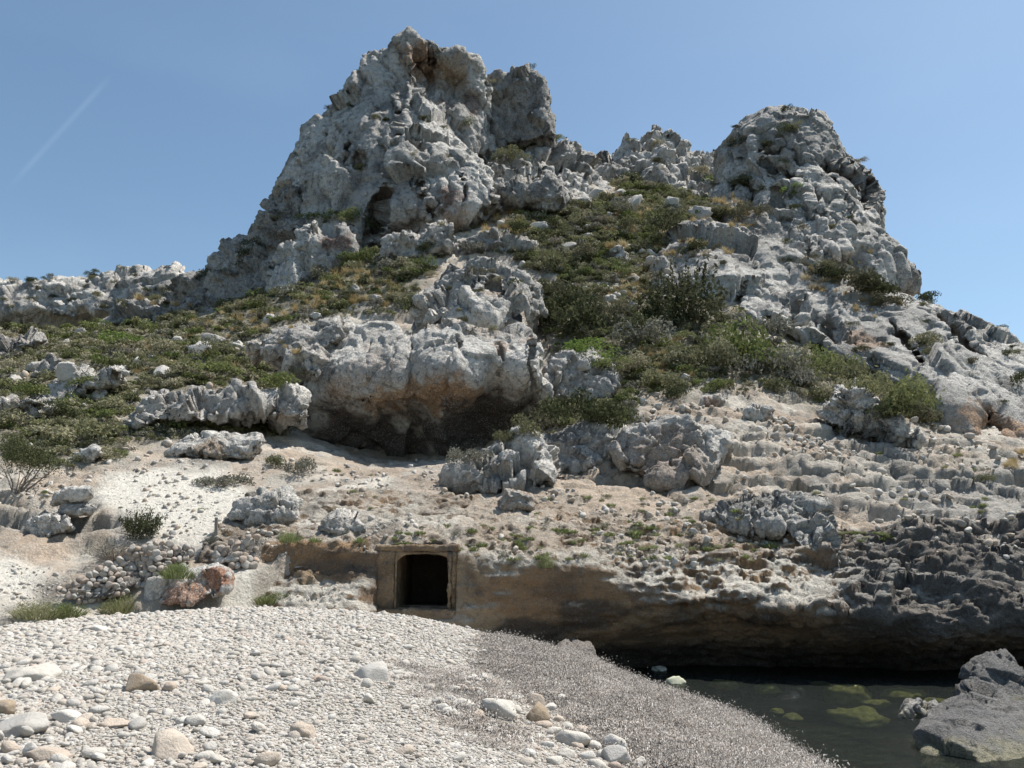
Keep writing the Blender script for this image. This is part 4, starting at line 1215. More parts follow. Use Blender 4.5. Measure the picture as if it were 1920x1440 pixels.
def build_doorway():
    x0, x1 = DOOR_X
    z0, z1 = DOOR_Z
    yf = DOOR_Y
    xl, xr = at(702, 1090, 25.45)[0], at(856, 1090, 25.45)[0]
    zt = at(790, 1022, 25.45)[2]
    zb = z0 - 0.32
    root = empty('doorway', ((x0 + x1) / 2, yf, z0))
    tag(root, 'square plastered doorway cut into the brown wall, dark chamber behind', 'doorway')
    base = np.array(root.location)
    parts = [
        ('jamb', (xl, yf + 0.02, zb), (x0 - 0.005, yf + 0.95, z1 + 0.01), 0.03, 0.035),
        ('jamb', (x1 + 0.005, yf + 0.06, zb), (xr, yf + 0.95, z1 + 0.01), 0.035, 0.05),
        ('lintel', (xl - 0.02, yf - 0.0, z1 + 0.012), (xr + 0.05, yf + 0.95, zt), 0.03, 0.04),
        ('frame_strip', (x0 + 0.012, yf + 0.03, z0 + 0.004), (x0 + 0.075, yf + 0.16, z1 - 0.085), 0.025, 0.012),
        ('frame_strip', (x1 - 0.11, yf - 0.01, z0 + 0.004), (x1 - 0.012, yf + 0.16, z1 - 0.085), 0.022, 0.045),
        ('sill', (xl - 0.05, yf - 0.28, z0 - 0.42), (xr + 0.05, yf + 0.90, z0 - 0.006), 0.05, 0.05),
        ('floor', (x0 - 0.1, yf + 0.92, z0 - 0.3), (x1 + 0.1, yf + 4.6, z0 - 0.01), 0.08, 0.03),
        ('side_wall', (x0 - 0.16, yf + 0.96, z0 - 0.1), (x0 + 0.01, yf + 4.6, z1 + 0.1), 0.06, 0.03),
        ('side_wall', (x1 - 0.01, yf + 0.96, z0 - 0.1), (x1 + 0.16, yf + 4.6, z1 + 0.1), 0.06, 0.03),
        ('ceiling', (x0 - 0.15, yf + 0.96, z1 - 0.03), (x1 + 0.15, yf + 4.6, z1 + 0.16), 0.06, 0.02),
        ('back_wall', (x0 - 0.15, yf + 4.5, z0 - 0.2), (x1 + 0.15, yf + 4.75, z1 + 0.16), 0.08, 0.04),
    ]
    for i, (nm, lo, hi, h, amp) in enumerate(parts):
        V, Q = rough_box(lo, hi, h, amp * (1.6 if i < 6 else 1), 0.04, 2.6, i * 7.0)
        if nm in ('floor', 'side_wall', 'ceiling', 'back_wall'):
            depth_shade = sstep(1.0, 3.4, V[:, 1] - yf - 0.9)  # deeper part of the chamber painted darker, standing in for shade
            C = lerp(plaster_col(V, i) * 1.25, np.array((0.10, 0.085, 0.07)), (0.85 * depth_shade)[:, None])
        else:
            C = plaster_col(V, i)
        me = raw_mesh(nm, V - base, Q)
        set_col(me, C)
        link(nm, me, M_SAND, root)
    # rounded head of the opening: a slab with an arched cut
    h = 0.03
    X, Y, Z = np.arange(x0 - 0.1, x1 + 0.12, h), np.arange(yf - 0.02, yf + 0.34, h), np.arange(z1 - 0.42, z1 + 0.1, h)
    bx = np.maximum(np.maximum(np.abs(X - (x0 + x1) / 2) - (x1 - x0) / 2 - 0.0, -9)[:, None, None], np.maximum((Z - z1 + 0.006), (z1 - 0.36 - Z))[None, None, :])
    bx = np.maximum(bx, np.maximum(Y - yf - 0.27, yf + 0.04 - Y)[None, :, None])
    ex, ez = np.abs(X - (x0 + x1) / 2) / ((x1 - x0) / 2 - 0.05), (Z - (z1 - 0.50)) / 0.42
    el = (np.abs(ex)[:, None] ** 4 + np.maximum(ez, 0)[None, :] ** 2.5) ** 0.3 - 1
    vol = np.maximum(bx, -(el * 0.3)[:, None, :]).astype(np.float32)
    V, Q = surface_nets(vol, (X[0], Y[0], Z[0]), h)
    V = V + normals(V, Q) * (0.025 * fbm(V * 4, 4, 0.6))[:, None]
    me = raw_mesh('arched_head', V - base, Q)
    set_col(me, plaster_col(V, 40))
    link('arched_head', me, M_SAND, root)
    # loose boards and stones on the chamber floor
    mw, n, l, b = new_mat('weathered_wood')
    geo = n.new('ShaderNodeNewGeometry')
    mp = n.new('ShaderNodeMapping'); mp.inputs['Scale'].default_value = (14, 3, 14)
    l.new(geo.outputs['Position'], mp.inputs[0])
    g = noise_node(n, l, mp.outputs[0], 3, 6, 0.7)
    l.new(mixc(n, l, g, (0.16, 0.135, 0.11), (0.36, 0.32, 0.27)), b.inputs['Base Color'])
    bp = n.new('ShaderNodeBump'); bp.inputs['Distance'].default_value = 0.01
    l.new(g, bp.inputs['Height']); l.new(bp.outputs[0], b.inputs['Normal'])
    for lab, dx, dy, L, W, rz in [('long weathered board lying on the chamber floor behind the doorway', 0.95, 1.2, 1.3, 0.16, 0.15),
                                  ('short dark board lying across the chamber floor', 1.25, 0.75, 0.8, 0.12, -0.3)]:
        V, Q = rough_box((-L / 2, -W / 2, 0), (L / 2, W / 2, 0.035), 0.02, 0.004, 0.008, 5, L)
        o = link('wooden_board', raw_mesh('wooden_board', V, Q), mw, loc=(x0 + dx, yf + dy, z0 + 0.01))
        o.rotation_euler = (0.02, 0.03, rz)
        tag(o, lab, 'board')
    # wooden marker post on the white sand
    p = look(404, 996)
    pz = p[0] if p else at(420, 990, 27.5)
    V, Q = rough_box((-0.055, -0.05, -0.2), (0.055, 0.05, 0.52), 0.02, 0.006, 0.012, 6, 3.0)
    o = link('wooden_post', raw_mesh('wooden_post', V, Q), mw, loc=tuple(pz))
    o.rotation_euler = (0.02, -0.05, 0.3)
    tag(o, 'short grey wooden post sticking out of the white sand', 'post')


build_doorway()

# ------------------------------------------------------------------ unit stones shared by walls, cobbles and pebbles
def ico(sub):
    import bmesh
    bm = bmesh.new()
    bmesh.ops.create_icosphere(bm, subdivisions=sub, radius=1.0)
    V = np.array([v.co[:] for v in bm.verts])
    Fc = np.array([[v.index for v in f.verts] for f in bm.faces])
    bm.free()
    return V, Fc


ICO2, ICO3, ICO4 = ico(2), ico(3), ico(4)


def stone_mesh(name, base, seed, rough=0.12, facet=0.0, flat=0.62):
    V, Fc = base
    r = np.random.default_rng(seed)
    q = V + r.random(3) * 40
    d = 1 + 0.22 * fbm(q * 0.8, 2) + rough * fbm(q * 2.0, 3)
    if facet:
        for k in range(9):
            nrm = r.normal(size=3)
            nrm /= np.linalg.norm(nrm)
            lim = r.uniform(0.55, 0.85)
            s = (V * d[:, None]) @ nrm
            d = np.where(s > lim, lerp(d, d * lim / np.maximum(s, 1e-3), facet), d)
    W = V * d[:, None]
    W = W * np.array((1.0, r.uniform(0.62, 0.85), flat * r.uniform(0.8, 1.15)))
    W -= (W.max(0) + W.min(0)) / 2
    W /= np.abs(W[:, :2]).max() * 2            # length 1
    me = raw_mesh(name, W, Fc)
    return me


def stone_mat(name, cols, bump=0.02, sc=14.0):
    m, n, l, b = new_mat(name)
    oi = n.new('ShaderNodeObjectInfo')
    rp = n.new('ShaderNodeValToRGB')
    rp.color_ramp.interpolation = 'LINEAR'
    el = rp.color_ramp.elements
    while len(el) < len(cols): el.new(0.5)
    for e, (p, c) in zip(el, cols):
        e.position = p
        e.color = (*c, 1)
    l.new(oi.outputs['Random'], rp.inputs[0])
    tc = n.new('ShaderNodeNewGeometry')
    ns = noise_node(n, l, tc.outputs['Position'], sc, 6, 0.65)
    c = mixc(n, l, maprange(n, l, ns, 0.45, 0.7, 0, 0.45), rp.outputs[0], (0.40, 0.36, 0.31))
    c = mixc(n, l, maprange(n, l, ns, 0.42, 0.28, 0, 0.4), c, (0.60, 0.57, 0.52))
    nb = noise_node(n, l, tc.outputs['Position'], sc * 0.35, 7, 0.7)
    c = mixc(n, l, maprange(n, l, nb, 0.5, 0.66, 0, 0.4), c, (0.30, 0.27, 0.23))
    l.new(c, b.inputs['Base Color'])
    b.inputs['Roughness'].default_value = 0.85
    n2 = noise_node(n, l, tc.outputs['Position'], sc * 3.0, 5, 0.7)
    bp = n.new('ShaderNodeBump'); bp.inputs['Distance'].default_value = bump
    l.new(n2, bp.inputs['Height']); l.new(bp.outputs[0], b.inputs['Normal'])
    return m


M_PEB = stone_mat('beach_pebble', [(0.0, (0.56, 0.53, 0.485)), (0.35, (0.49, 0.46, 0.415)), (0.62, (0.43, 0.395, 0.345)), (0.86, (0.49, 0.43, 0.365)), (0.94, (0.43, 0.405, 0.37)), (1.0, (0.46, 0.36, 0.29))])
M_COB = {'pale': stone_mat('pale_cobble', [(0.0, (0.62, 0.585, 0.53)), (1.0, (0.53, 0.49, 0.43))]),
         'tan': stone_mat('tan_cobble', [(0.0, (0.54, 0.46, 0.38)), (1.0, (0.48, 0.39, 0.31))]),
         'grey': stone_mat('grey_cobble', [(0.0, (0.52, 0.49, 0.45)), (1.0, (0.42, 0.395, 0.36))]),
         'brown': stone_mat('brown_cobble', [(0.0, (0.34, 0.26, 0.18)), (1.0, (0.30, 0.23, 0.16))])}
M_WALLST = stone_mat('wall_stone', [(0.0, (0.46, 0.43, 0.39)), (0.5, (0.34, 0.31, 0.28)), (0.8, (0.36, 0.28, 0.22)), (1.0, (0.22, 0.2, 0.18))], 0.03, 9)
WALL_STONES = [stone_mesh('wall_stone', ICO3, 100 + k, 0.16, 1.0, 0.75) for k in range(8)]
for me in WALL_STONES: me.materials.append(M_WALLST)
PEB = [stone_mesh('pebble_shape', ICO2, 200 + k, 0.12, 0.5 if k % 2 else 0.9, 0.55) for k in range(9)]
for me in PEB: me.materials.append(M_PEB)


def build_drystone(poly, deps, label, sx, sy, seed):
    r = np.random.default_rng(seed)
    P = np.array(poly, float)
    dp = np.array(deps, float)
    def dep(px, py):
        w = 1 / ((dp[:, 0] - px) ** 2 + (dp[:, 1] - py) ** 2 + 40)
        return (w * dp[:, 2]).sum() / w.sum()
    c = P.mean(0)
    root = empty('dry_stone_wall', at(c[0], P[:, 1].max(), dep(*c)))
    tag(root, label, 'stone wall', 'dry stone walls')
    b = Vector(root.location)
    row = 0
    y = P[:, 1].min()
    while y < P[:, 1].max():
        x = P[:, 0].min() + (row % 2) * sx * 0.5
        while x < P[:, 0].max():
            qx, qy = x + r.uniform(-.22, .22) * sx, y + r.uniform(-.2, .2) * sy
            if poly_sdf(np.array([[qx, qy]]), P)[0] < 1.5:
                Y = dep(qx, qy) + r.uniform(-0.06, 0.06)
                s = sx / FPX * Y * r.uniform(0.95, 1.45)
                o = bpy.data.objects.new('stone', WALL_STONES[r.integers(8)])
                COL.objects.link(o)
                o.parent = root
                o.location = Vector(at(qx, qy, Y)) - b
                o.scale = (s, s * 1.1, s * r.uniform(0.85, 1.1))
                o.rotation_euler = (r.uniform(-.25, .25), r.uniform(-.35, .35), r.uniform(0, 6.28))
            x += sx
        y += sy
        row += 1
    # rubble core behind the faced stones
    m = dict(poly=[tuple(p) for p in (P - c) * 0.94 + c], front=[(a, b_, d + 0.16) for a, b_, d in deps], T=0.4, R=0.1)
    lo, hi = bounds_of([m], 0.3)
    h = 0.07
    X, Y, Z = [np.arange(lo[k], hi[k], h) for k in range(3)]
    V, Q = surface_nets(mass_sdf(m, X, Y, Z), lo, h)
    me = raw_mesh('rubble_core', V - np.array(b), Q)
    set_col(me, lerp(DARK, SOIL * 0.5, 0.3) * np.ones((len(V), 1)))
    link('rubble_core', me, M_KARST, root)


build_drystone([(118, 1112), (128, 1095), (160, 1078), (197, 1062), (230, 1040), (255, 1024), (300, 1018), (357, 1022), (362, 1040), (300, 1072), (268, 1098), (215, 1120), (155, 1130)],
               [(130, 1110, 23.2), (200, 1095, 23.6), (260, 1050, 24.4), (350, 1030, 25.2), (290, 1075, 24.2)], 'long dry stone wall climbing from the beach edge beside the red rock', 12.5, 9.8, 5)
build_drystone([(400, 1042), (415, 1022), (440, 1010), (486, 1006), (489, 1050), (470, 1064), (446, 1068), (410, 1054)],
               [(410, 1045, 25.1), (480, 1030, 25.55), (450, 1060, 25.0)], 'short dry stone wall fragment ending at the brown cut wall', 13.5, 11, 6)


# ------------------------------------------------------------------ instanced masses (pebbles, scrub, litter): one object of uncountable pieces
def scatter(name, P, E, S, I, meshes, label):
    n = len(P)
    me = bpy.data.meshes.new(name)
    me.vertices.add(n)
    me.vertices.foreach_set('co', np.asarray(P, np.float32).ravel())
    for nm, arr in (('rot', E), ('scl', S)):
        a = me.attributes.new(nm, 'FLOAT_VECTOR', 'POINT')
        a.data.foreach_set('vector', np.asarray(arr, np.float32).ravel())
    a = me.attributes.new('pick', 'INT', 'POINT')
    a.data.foreach_set('value', np.asarray(I, np.int32))
    src = bpy.data.collections.new(name + '_source')
    for k, m in enumerate(meshes):
        src.objects.link(bpy.data.objects.new('%s_source_%02d' % (name, k), m))
    o = bpy.data.objects.new(name, me)
    COL.objects.link(o)
    g = bpy.data.node_groups.new(name, 'GeometryNodeTree')
    g.interface.new_socket('Geometry', in_out='INPUT', socket_type='NodeSocketGeometry')
    g.interface.new_socket('Geometry', in_out='OUTPUT', socket_type='NodeSocketGeometry')
    N, L = g.nodes, g.links
    gi, go = N.new('NodeGroupInput'), N.new('NodeGroupOutput')
    ip = N.new('GeometryNodeInstanceOnPoints')
    ci = N.new('GeometryNodeCollectionInfo')
    ci.inputs['Collection'].default_value = src
    ci.inputs['Separate Children'].default_value = True
    ci.inputs['Reset Children'].default_value = True
    L.new(gi.outputs[0], ip.inputs['Points'])
    L.new(ci.outputs[0], ip.inputs['Instance'])
    ip.inputs['Pick Instance'].default_value = True
    for nm, ty, sock in (('pick', 'INT', 'Instance Index'), ('rot', 'FLOAT_VECTOR', 'Rotation'), ('scl', 'FLOAT_VECTOR', 'Scale')):
        na = N.new('GeometryNodeInputNamedAttribute')
        na.data_type = ty
        na.inputs[0].default_value = nm
        L.new(na.outputs[0], ip.inputs[sock])
    L.new(ip.outputs[0], go.inputs[0])
    md = o.modifiers.new('scatter', 'NODES')
    md.node_group = g
    tag(o, label, None, None, 'stuff')
    return o


# ------------------------------------------------------------------ pebbles and cobbles
def build_pebbles():
    r = np.random.default_rng(3)
    n = 290000
    y = 4.2 + (25.6 - 4.2) * r.random(n) ** 0.8
    u = r.random(n)
    x = (-0.74 * y - 2.8) * (1 - u) + (0.22 * y + 0.6) * u
    P = np.c_[x, y]
    px, py = project(np.c_[P, np.full(n, 2.0)])
    q3 = np.c_[P, np.zeros(n)]
    wd = poly_sdf(P, WEED_POLY) + 0.35 * fbm(q3 * 1.3, 3)
    wp = poly_sdf(P, WEED_PATCH) + 0.55 * fbm(q3 * 1.6 + 4, 3)
    bare = (wd < 0) | (wp < 0)
    keep = ~bare | (r.random(n) < 0.015)
    hillz = hill_f(P)
    bz = beach_z(P)
    keep &= (bz > 0.25) & (hillz < bz + 0.25)
    yl = np.interp(x, [-20, -14.5, -8.6, -7, -4, -1, 2, 5], [20.5, 21.6, 23.8, 24.3, 24.8, 24.9, 25.6, 26.5])
    keep &= y < yl
    P, bz, y, x, wdk, wpk = P[keep], bz[keep], y[keep], x[keep], wd[keep], wp[keep]
    n = len(P)
    coarse = sstep(0.15, -0.55, x / y) * 0.8 + 0.35 * fbm(np.c_[P, np.zeros(n)] * 0.35, 2)
    coarse = np.clip(coarse + 0.35, 0.1, 1.3)
    s = (0.017 + 0.0010 * y) * np.exp(0.45 * r.normal(size=n)) * (0.7 + 0.55 * coarse)
    bigm = r.random(n) < 0.022 * coarse
    s[bigm] *= r.uniform(1.8, 3.9, bigm.sum())
    s = np.minimum(s, 0.21)
    big = np.argsort(-(s / y))[:250]
    isbig = np.zeros(n, bool)
    isbig[big] = True
    E = np.c_[r.normal(0, 0.22, n), r.normal(0, 0.22, n), r.uniform(0, 6.28, n)]
    S = np.c_[s, s * r.uniform(0.85, 1.15, n), s * r.uniform(0.75, 1.2, n)]
    Z = bz + s * r.uniform(0.02, 0.2, n)
    I = r.integers(0, 9, n)
    small = ~isbig
    scatter('pebbles', np.c_[P, Z][small], E[small], S[small], I[small], PEB, 'pale rounded pebbles covering the beach')
    shapes = {c: [stone_mesh('cobble', ICO3, 300 + k + 17 * j, 0.15, 0.85 if k % 3 else 0.4, 0.55) for k in range(6)] for j, c in enumerate(('pale', 'tan', 'grey'))}
    for c in shapes:
        for me in shapes[c]: me.materials.append(M_COB[c])
    labs = {'pale': 'whitish rounded cobble lying among the beach pebbles', 'tan': 'pinkish tan rounded cobble lying among the beach pebbles', 'grey': 'grey rounded cobble lying among the beach pebbles'}
    for k in big:
        c = r.choice(['pale', 'pale', 'pale', 'tan', 'grey'])
        sh = r.integers(6)
        o = bpy.data.objects.new('cobble', shapes[c][sh])
        COL.objects.link(o)
        o.location = (P[k, 0], P[k, 1], Z[k] + 0.02)
        o.rotation_euler = E[k]
        o.scale = S[k]
        look_ = {'pale': 'whitish', 'tan': 'pinkish tan', 'grey': 'grey'}[c]
        form = ('egg shaped' if sh % 3 == 0 else ('flattened' if sh % 3 == 1 else 'blunt edged'))
        big_ = 'large' if s[k] > 0.2 else ('fist sized' if s[k] < 0.12 else 'medium')
        place = 'near the seaweed litter' if min(wdk[k], wpk[k]) < 1.6 else ('on the upper beach towards the doorway and walls' if y[k] > 15 else ('on the coarse cobbles below the long wall' if x[k] / y[k] < -0.36 else 'on the fine pebbles of the open beach'))
        tag(o, '%s %s %s cobble %s' % (big_, look_, form, place), 'cobble', '%s %s %s cobbles %s' % (big_, look_, form, place))
    # the larger stones one can name
    named = [
        (266, 1296, 62, 'brown', 'brown angular stone sitting alone on the pale pebbles', 0.7), (62, 1276, 76, 'pale', 'broad flat cream stone among the cobbles', 0.45), (33, 1376, 88, 'grey', 'long smooth grey stone half sunk in the pebbles', 0.5),
        (321, 1416, 72, 'tan', 'blunt grey tan stone with flat top among the cobbles', 0.75), (87, 1424, 72, 'tan', 'wide flat tan stone among pale cobbles', 0.4), (222, 1363, 54, 'tan', 'flat pinkish stone among pale cobbles', 0.4),
        (135, 1352, 62, 'pale', 'long flat pale stone among the cobbles', 0.4), (417, 1318, 50, 'pale', 'rounded cream stone resting on small pebbles', 0.6), (693, 1272, 66, 'grey', 'rough pitted grey stone at the edge of the seaweed litter', 0.42),
        (935, 1342, 70, 'pale', 'big smooth cream boulder in the line of stones by the seaweed', 0.62), (1003, 1324, 36, 'tan', 'rounded buff stone next to the big cream boulder', 0.85), (1006, 1350, 42, 'brown', 'dark tan upright stone next to the big cream boulder', 0.9),
        (1074, 1396, 62, 'pale', 'broad white stone low in the line of stones by the seaweed', 0.6), (1154, 1404, 44, 'pale', 'white wedge shaped stone at the end of the stone line', 0.75), (1158, 1428, 48, 'grey', 'grey stone at the end of the stone line', 0.7),
        (870, 1328, 42, 'pale', 'flat white stone on the brown seaweed litter', 0.5), (868, 1293, 24, 'tan', 'small salmon coloured stone in a ring of white ones', 0.6), (1081, 1327, 15, 'pale', 'single white pebble alone on the grey seaweed bank', 0.7),
        (567, 1380, 44, 'tan', 'buff rounded stone among small pale pebbles', 0.6), (182, 1183, 46, 'pale', 'flat pale slab near the upper edge of the beach', 0.35), (4, 1340, 40, 'brown', 'brown stone at the far side of the cobbles', 0.8),
    ]
    mids = [(968, 1335, 26), (964, 1312, 24), (1050, 1312, 26), (1030, 1330, 24), (888, 1276, 30), (904, 1274, 26), (924, 1284, 22), (952, 1282, 14), (851, 1294, 22), (886, 1297, 18), (902, 1301, 24), (921, 1372, 26), (842, 1340, 32), (862, 1346, 26), (900, 1345, 28),
            (1020, 1362, 30), (1040, 1376, 28), (1046, 1352, 24), (1090, 1372, 26), (1064, 1366, 22), (1110, 1402, 34), (1132, 1420, 30), (1100, 1424, 30), (1060, 1418, 34), (1026, 1400, 26), (1010, 1384, 24), (760, 1412, 34), (990, 1416, 28), (1040, 1432, 34), (1120, 1438, 34),
            (875, 1284, 18), (868, 1278, 20), (858, 1284, 16), (1000, 1305, 20), (985, 1300, 16), (1036, 1304, 18), (845, 1312, 20), (820, 1318, 22), (830, 1332, 24), (1082, 1402, 24), (1140, 1396, 18)]
    for px_, py_, w, c, lab, fl in named + [(a, b, w, r.choice(['pale', 'pale', 'pale', 'tan']), None, 0.6) for a, b, w in mids]:
        zz = 1.9
        for _ in range(6):
            p = atz(px_, py_, zz)
            zz = float(beach_z([p[:2]])[0])
        sz = w / FPX * math.hypot(p[1], p[0]) * 1.02
        me = stone_mesh('cobble', ICO4 if lab else ICO3, int(px_ * 7 + py_), 0.22, 0.95 if c in ('brown', 'grey') or (lab and 'flat' in lab) else 0.75, fl)
        me.materials.append(M_COB[c])
        o = link('beach_stone', me, None, loc=(p[0], p[1], zz + sz * fl * 0.16))
        o.scale = (sz, sz, sz)
        o.rotation_euler = (r.normal(0, .1), r.normal(0, .12), r.uniform(-0.5, 0.5))
        if lab: tag(o, lab, 'stone')
        else: tag(o, {'pale': 'white rounded stone in the stone line beside the seaweed', 'tan': 'buff rounded stone in the stone line beside the seaweed'}[c], 'stone', 'stones lined up beside the seaweed')


build_pebbles()

# ------------------------------------------------------------------ dead seaweed
def build_seaweed():
    r = np.random.default_rng(8)
    m, n, l, b = new_mat('dry_seaweed')
    a = n.new('ShaderNodeAttribute'); a.attribute_name = 'Col'
    oi = n.new('ShaderNodeObjectInfo')
    hs = n.new('ShaderNodeHueSaturation')
    l.new(a.outputs[0], hs.inputs['Color'])
    l.new(maprange(n, l, oi.outputs['Random'], 0, 1, 0.65, 1.4), hs.inputs['Value'])
    l.new(hs.outputs[0], b.inputs['Base Color'])
    b.inputs['Roughness'].default_value = 0.95
    b.inputs['Specular IOR Level'].default_value = 0.05
    meshes = []
    for k in range(5):
        V, Fq, C = [], [], []
        for j in range(130):
            c = np.r_[r.normal(0, 0.15, 2), r.uniform(0.0, 0.025)]
            d = np.r_[r.normal(size=2), r.normal(0, 0.10)]
            d /= np.linalg.norm(d)
            w = np.cross(d, np.r_[r.normal(0, 0.25, 2), 1.0])
            w /= np.linalg.norm(w)
            Ln, W = r.uniform(0.006, 0.022), r.uniform(0.003, 0.006)
            mid = c + np.array((0, 0, r.uniform(0, 0.02)))
            i = len(V)
            V += [c - d * Ln - w * W, c - d * Ln + w * W, mid + w * W, mid - w * W, c + d * Ln + w * W, c + d * Ln - w * W]
            Fq += [(i, i + 1, i + 2, i + 3), (i + 3, i + 2, i + 4, i + 5)]
            t = r.random()
            col = np.array((0.19, 0.165, 0.145)) if t < 0.4 else (np.array((0.30, 0.275, 0.25)) if t < 0.85 else np.array((0.38, 0.36, 0.33)))
            C += [col * r.uniform(0.8, 1.2)] * 6
        me = raw_mesh('seaweed_strips', np.array(V), Fq, False)
        set_col(me, np.array(C))
        me.materials.append(m)
        meshes.append(me)
    nn = 16000
    P = np.c_[r.uniform(-4, 8, nn), r.uniform(5, 26.5, nn)]
    q3 = np.c_[P, np.zeros(nn)]
    wd = poly_sdf(P, WEED_POLY) + 0.35 * fbm(q3 * 1.3, 3)
    wp = poly_sdf(P, WEED_PATCH) + 0.55 * fbm(q3 * 1.6 + 4, 3)
    z = beach_z(P)
    k = ((wd < 0.1) | ((wp < 0.05) & (r.random(nn) < 0.25))) & (z > -0.02)
    P, z = P[k], z[k]
    nn = len(P)
    s = r.uniform(0.8, 1.5, nn)
    scatter('seaweed_litter', np.c_[P, z], np.c_[r.normal(0, .15, nn), r.normal(0, .15, nn), r.uniform(0, 6.28, nn)], np.c_[s, s, s], r.integers(0, 5, nn), meshes, 'dry grey brown seaweed ribbons covering the bank beside the water')
    # heaped bank at the water's edge
    mb = rock_material('seaweed_heap', 6.0, 0.05, 0.5, streak=0.0)
    o = build_rock('seaweed_heap', [dict(poly=[(1030, 1232), (1052, 1216), (1085, 1208), (1108, 1214), (1118, 1236), (1140, 1262), (1120, 1285), (1080, 1268), (1040, 1250)],
                   front=[(1050, 1235, 24.2), (1095, 1220, 24.6), (1120, 1270, 23.8)], T=0.6, R=0.3)], 0.05,
                   'matted brown seaweed heap at the corner of the water', 'seaweed', mb, amp=0.25, size=0.6, blocks=0.5, seed=55)
    cn = len(o.data.vertices)
    a_ = np.ones((cn, 4), np.float32)
    a_[:, :3] = np.array((0.19, 0.165, 0.145))
    o.data.attributes['Col'].data.foreach_set('color', a_.ravel())


build_seaweed()

# ------------------------------------------------------------------ yellow green rocks under and at the water surface
def build_submerged():
    M = stone_mat('algae_rock', [(0.0, (0.66, 0.64, 0.30)), (1.0, (0.56, 0.56, 0.26))], 0.02, 8)
    MW = stone_mat('wet_pale_stone', [(0.0, (0.50, 0.50, 0.36)), (1.0, (0.56, 0.54, 0.44))], 0.02, 8)
    for px, py, w, up, lab in [
        (1606, 1323, 98, -0.05, 'largest yellow green rock just under the water surface'), (1588, 1283, 80, -0.09, 'yellow green rock under the water before the undercut'), (1690, 1283, 85, -0.08, 'long yellow green rock under the water towards the tall sea rock'),
        (1439, 1281, 44, -0.05, None), (1355, 1273, 52, -0.03, None), (1290, 1302, 46, 0.0, None), (1486, 1332, 34, -0.09, None), (1456, 1322, 26, -0.09, None), (1250, 1290, 30, -0.02, None),
        (1640, 1300, 50, -0.14, None), (1760, 1300, 50, -0.12, None), (1540, 1270, 40, -0.1, None),
        (1267, 1280, 34, 0.06, 'small yellowish stone breaking the water near the seaweed heap'), (1236, 1257, 26, 0.07, 'white stone at the water edge under the brown wall'), (1142, 1277, 26, 0.07, 'white wet stone at the foot of the seaweed heap'), (1165, 1276, 22, 0.06, 'small white wet stone beside the seaweed heap'), (1195, 1290, 20, 0.04, 'small yellowish stone at the corner of the water')]:
        p = atz(px, py, 0.0)
        s = w / FPX * p[1] * 1.05
        me = stone_mesh('submerged_rock', ICO4, int(px), 0.45, 0.7, 0.35 if up < 0.03 else 0.7)
        me.materials.append(M if up < 0.05 else MW)
        hz = s * (0.15 if up < 0.03 else 0.3)
        o = link('submerged_rock' if up < 0.03 else 'shore_stone', me, None, loc=(p[0], p[1], up - hz * (1 if up < 0.03 else 0.3)))
        o.scale = (s, s * 1.2, s)
        o.rotation_euler = (0, 0, random.uniform(-0.3, 0.3))
        tag(o, lab or 'small yellow green rock under the cove water', 'rock', None if lab else 'rocks under the cove water')


build_submerged()

# ================================================================== PLANTS
def leaf_mat(name, lo, hi, trans=0.25, dead=None):
    m = bpy.data.materials.new(name)
    m.use_nodes = True
    n, l = m.node_tree.nodes, m.node_tree.links
    n.clear()
    out = n.new('ShaderNodeOutputMaterial')
    at_ = n.new('ShaderNodeAttribute'); at_.attribute_name = 'lv'
    oi = n.new('ShaderNodeObjectInfo')
    c = mixc(n, l, at_.outputs['Fac'], (*lo, 1), (*hi, 1))
    if dead: c = mixc(n, l, maprange(n, l, oi.outputs['Random'], 0.45, 1.0, 0, 0.75), c, (*dead, 1))
    hs = n.new('ShaderNodeHueSaturation')
    l.new(c, hs.inputs['Color'])
    l.new(maprange(n, l, oi.outputs['Random'], 0, 1, 0.75, 1.3, False), hs.inputs['Value'])
    d = n.new('ShaderNodeBsdfDiffuse')
    t = n.new('ShaderNodeBsdfTranslucent')
    l.new(hs.outputs[0], d.inputs[0]); l.new(hs.outputs[0], t.inputs[0])
    mx = n.new('ShaderNodeMixShader'); mx.inputs[0].default_value = trans
    l.new(d.outputs[0], mx.inputs[1]); l.new(t.outputs[0], mx.inputs[2]); l.new(mx.outputs[0], out.inputs[0])
    return m


M_LEAF = {
    'scrub': leaf_mat('scrub_leaf', (0.105, 0.108, 0.058), (0.265, 0.26, 0.15), 0.25, (0.29, 0.26, 0.19)),
    'green': leaf_mat('green_leaf', (0.085, 0.105, 0.038), (0.21, 0.24, 0.095), 0.3, (0.20, 0.19, 0.11)),
    'bright': leaf_mat('bright_leaf', (0.09, 0.135, 0.035), (0.20, 0.27, 0.08), 0.3),
    'dark': leaf_mat('dark_leaf', (0.04, 0.047, 0.025), (0.125, 0.135, 0.068), 0.2, (0.11, 0.098, 0.07)),
    'grey': leaf_mat('grey_leaf', (0.13, 0.13, 0.105), (0.30, 0.29, 0.235), 0.2, (0.20, 0.175, 0.14)),
    'dry': leaf_mat('dry_grass', (0.30, 0.22, 0.10), (0.50, 0.40, 0.22), 0.3, (0.42, 0.36, 0.24)),
    'samphire': leaf_mat('samphire_leaf', (0.13, 0.16, 0.06), (0.29, 0.33, 0.15), 0.3, (0.26, 0.25, 0.17)),
}
mt, n_, l_, b_ = new_mat('shrub_bark')
_g = n_.new('ShaderNodeNewGeometry')
l_.new(mixc(n_, l_, noise_node(n_, l_, _g.outputs['Position'], 9, 4), (0.13, 0.10, 0.08), (0.27, 0.23, 0.19)), b_.inputs['Base Color'])
M_BARK = mt


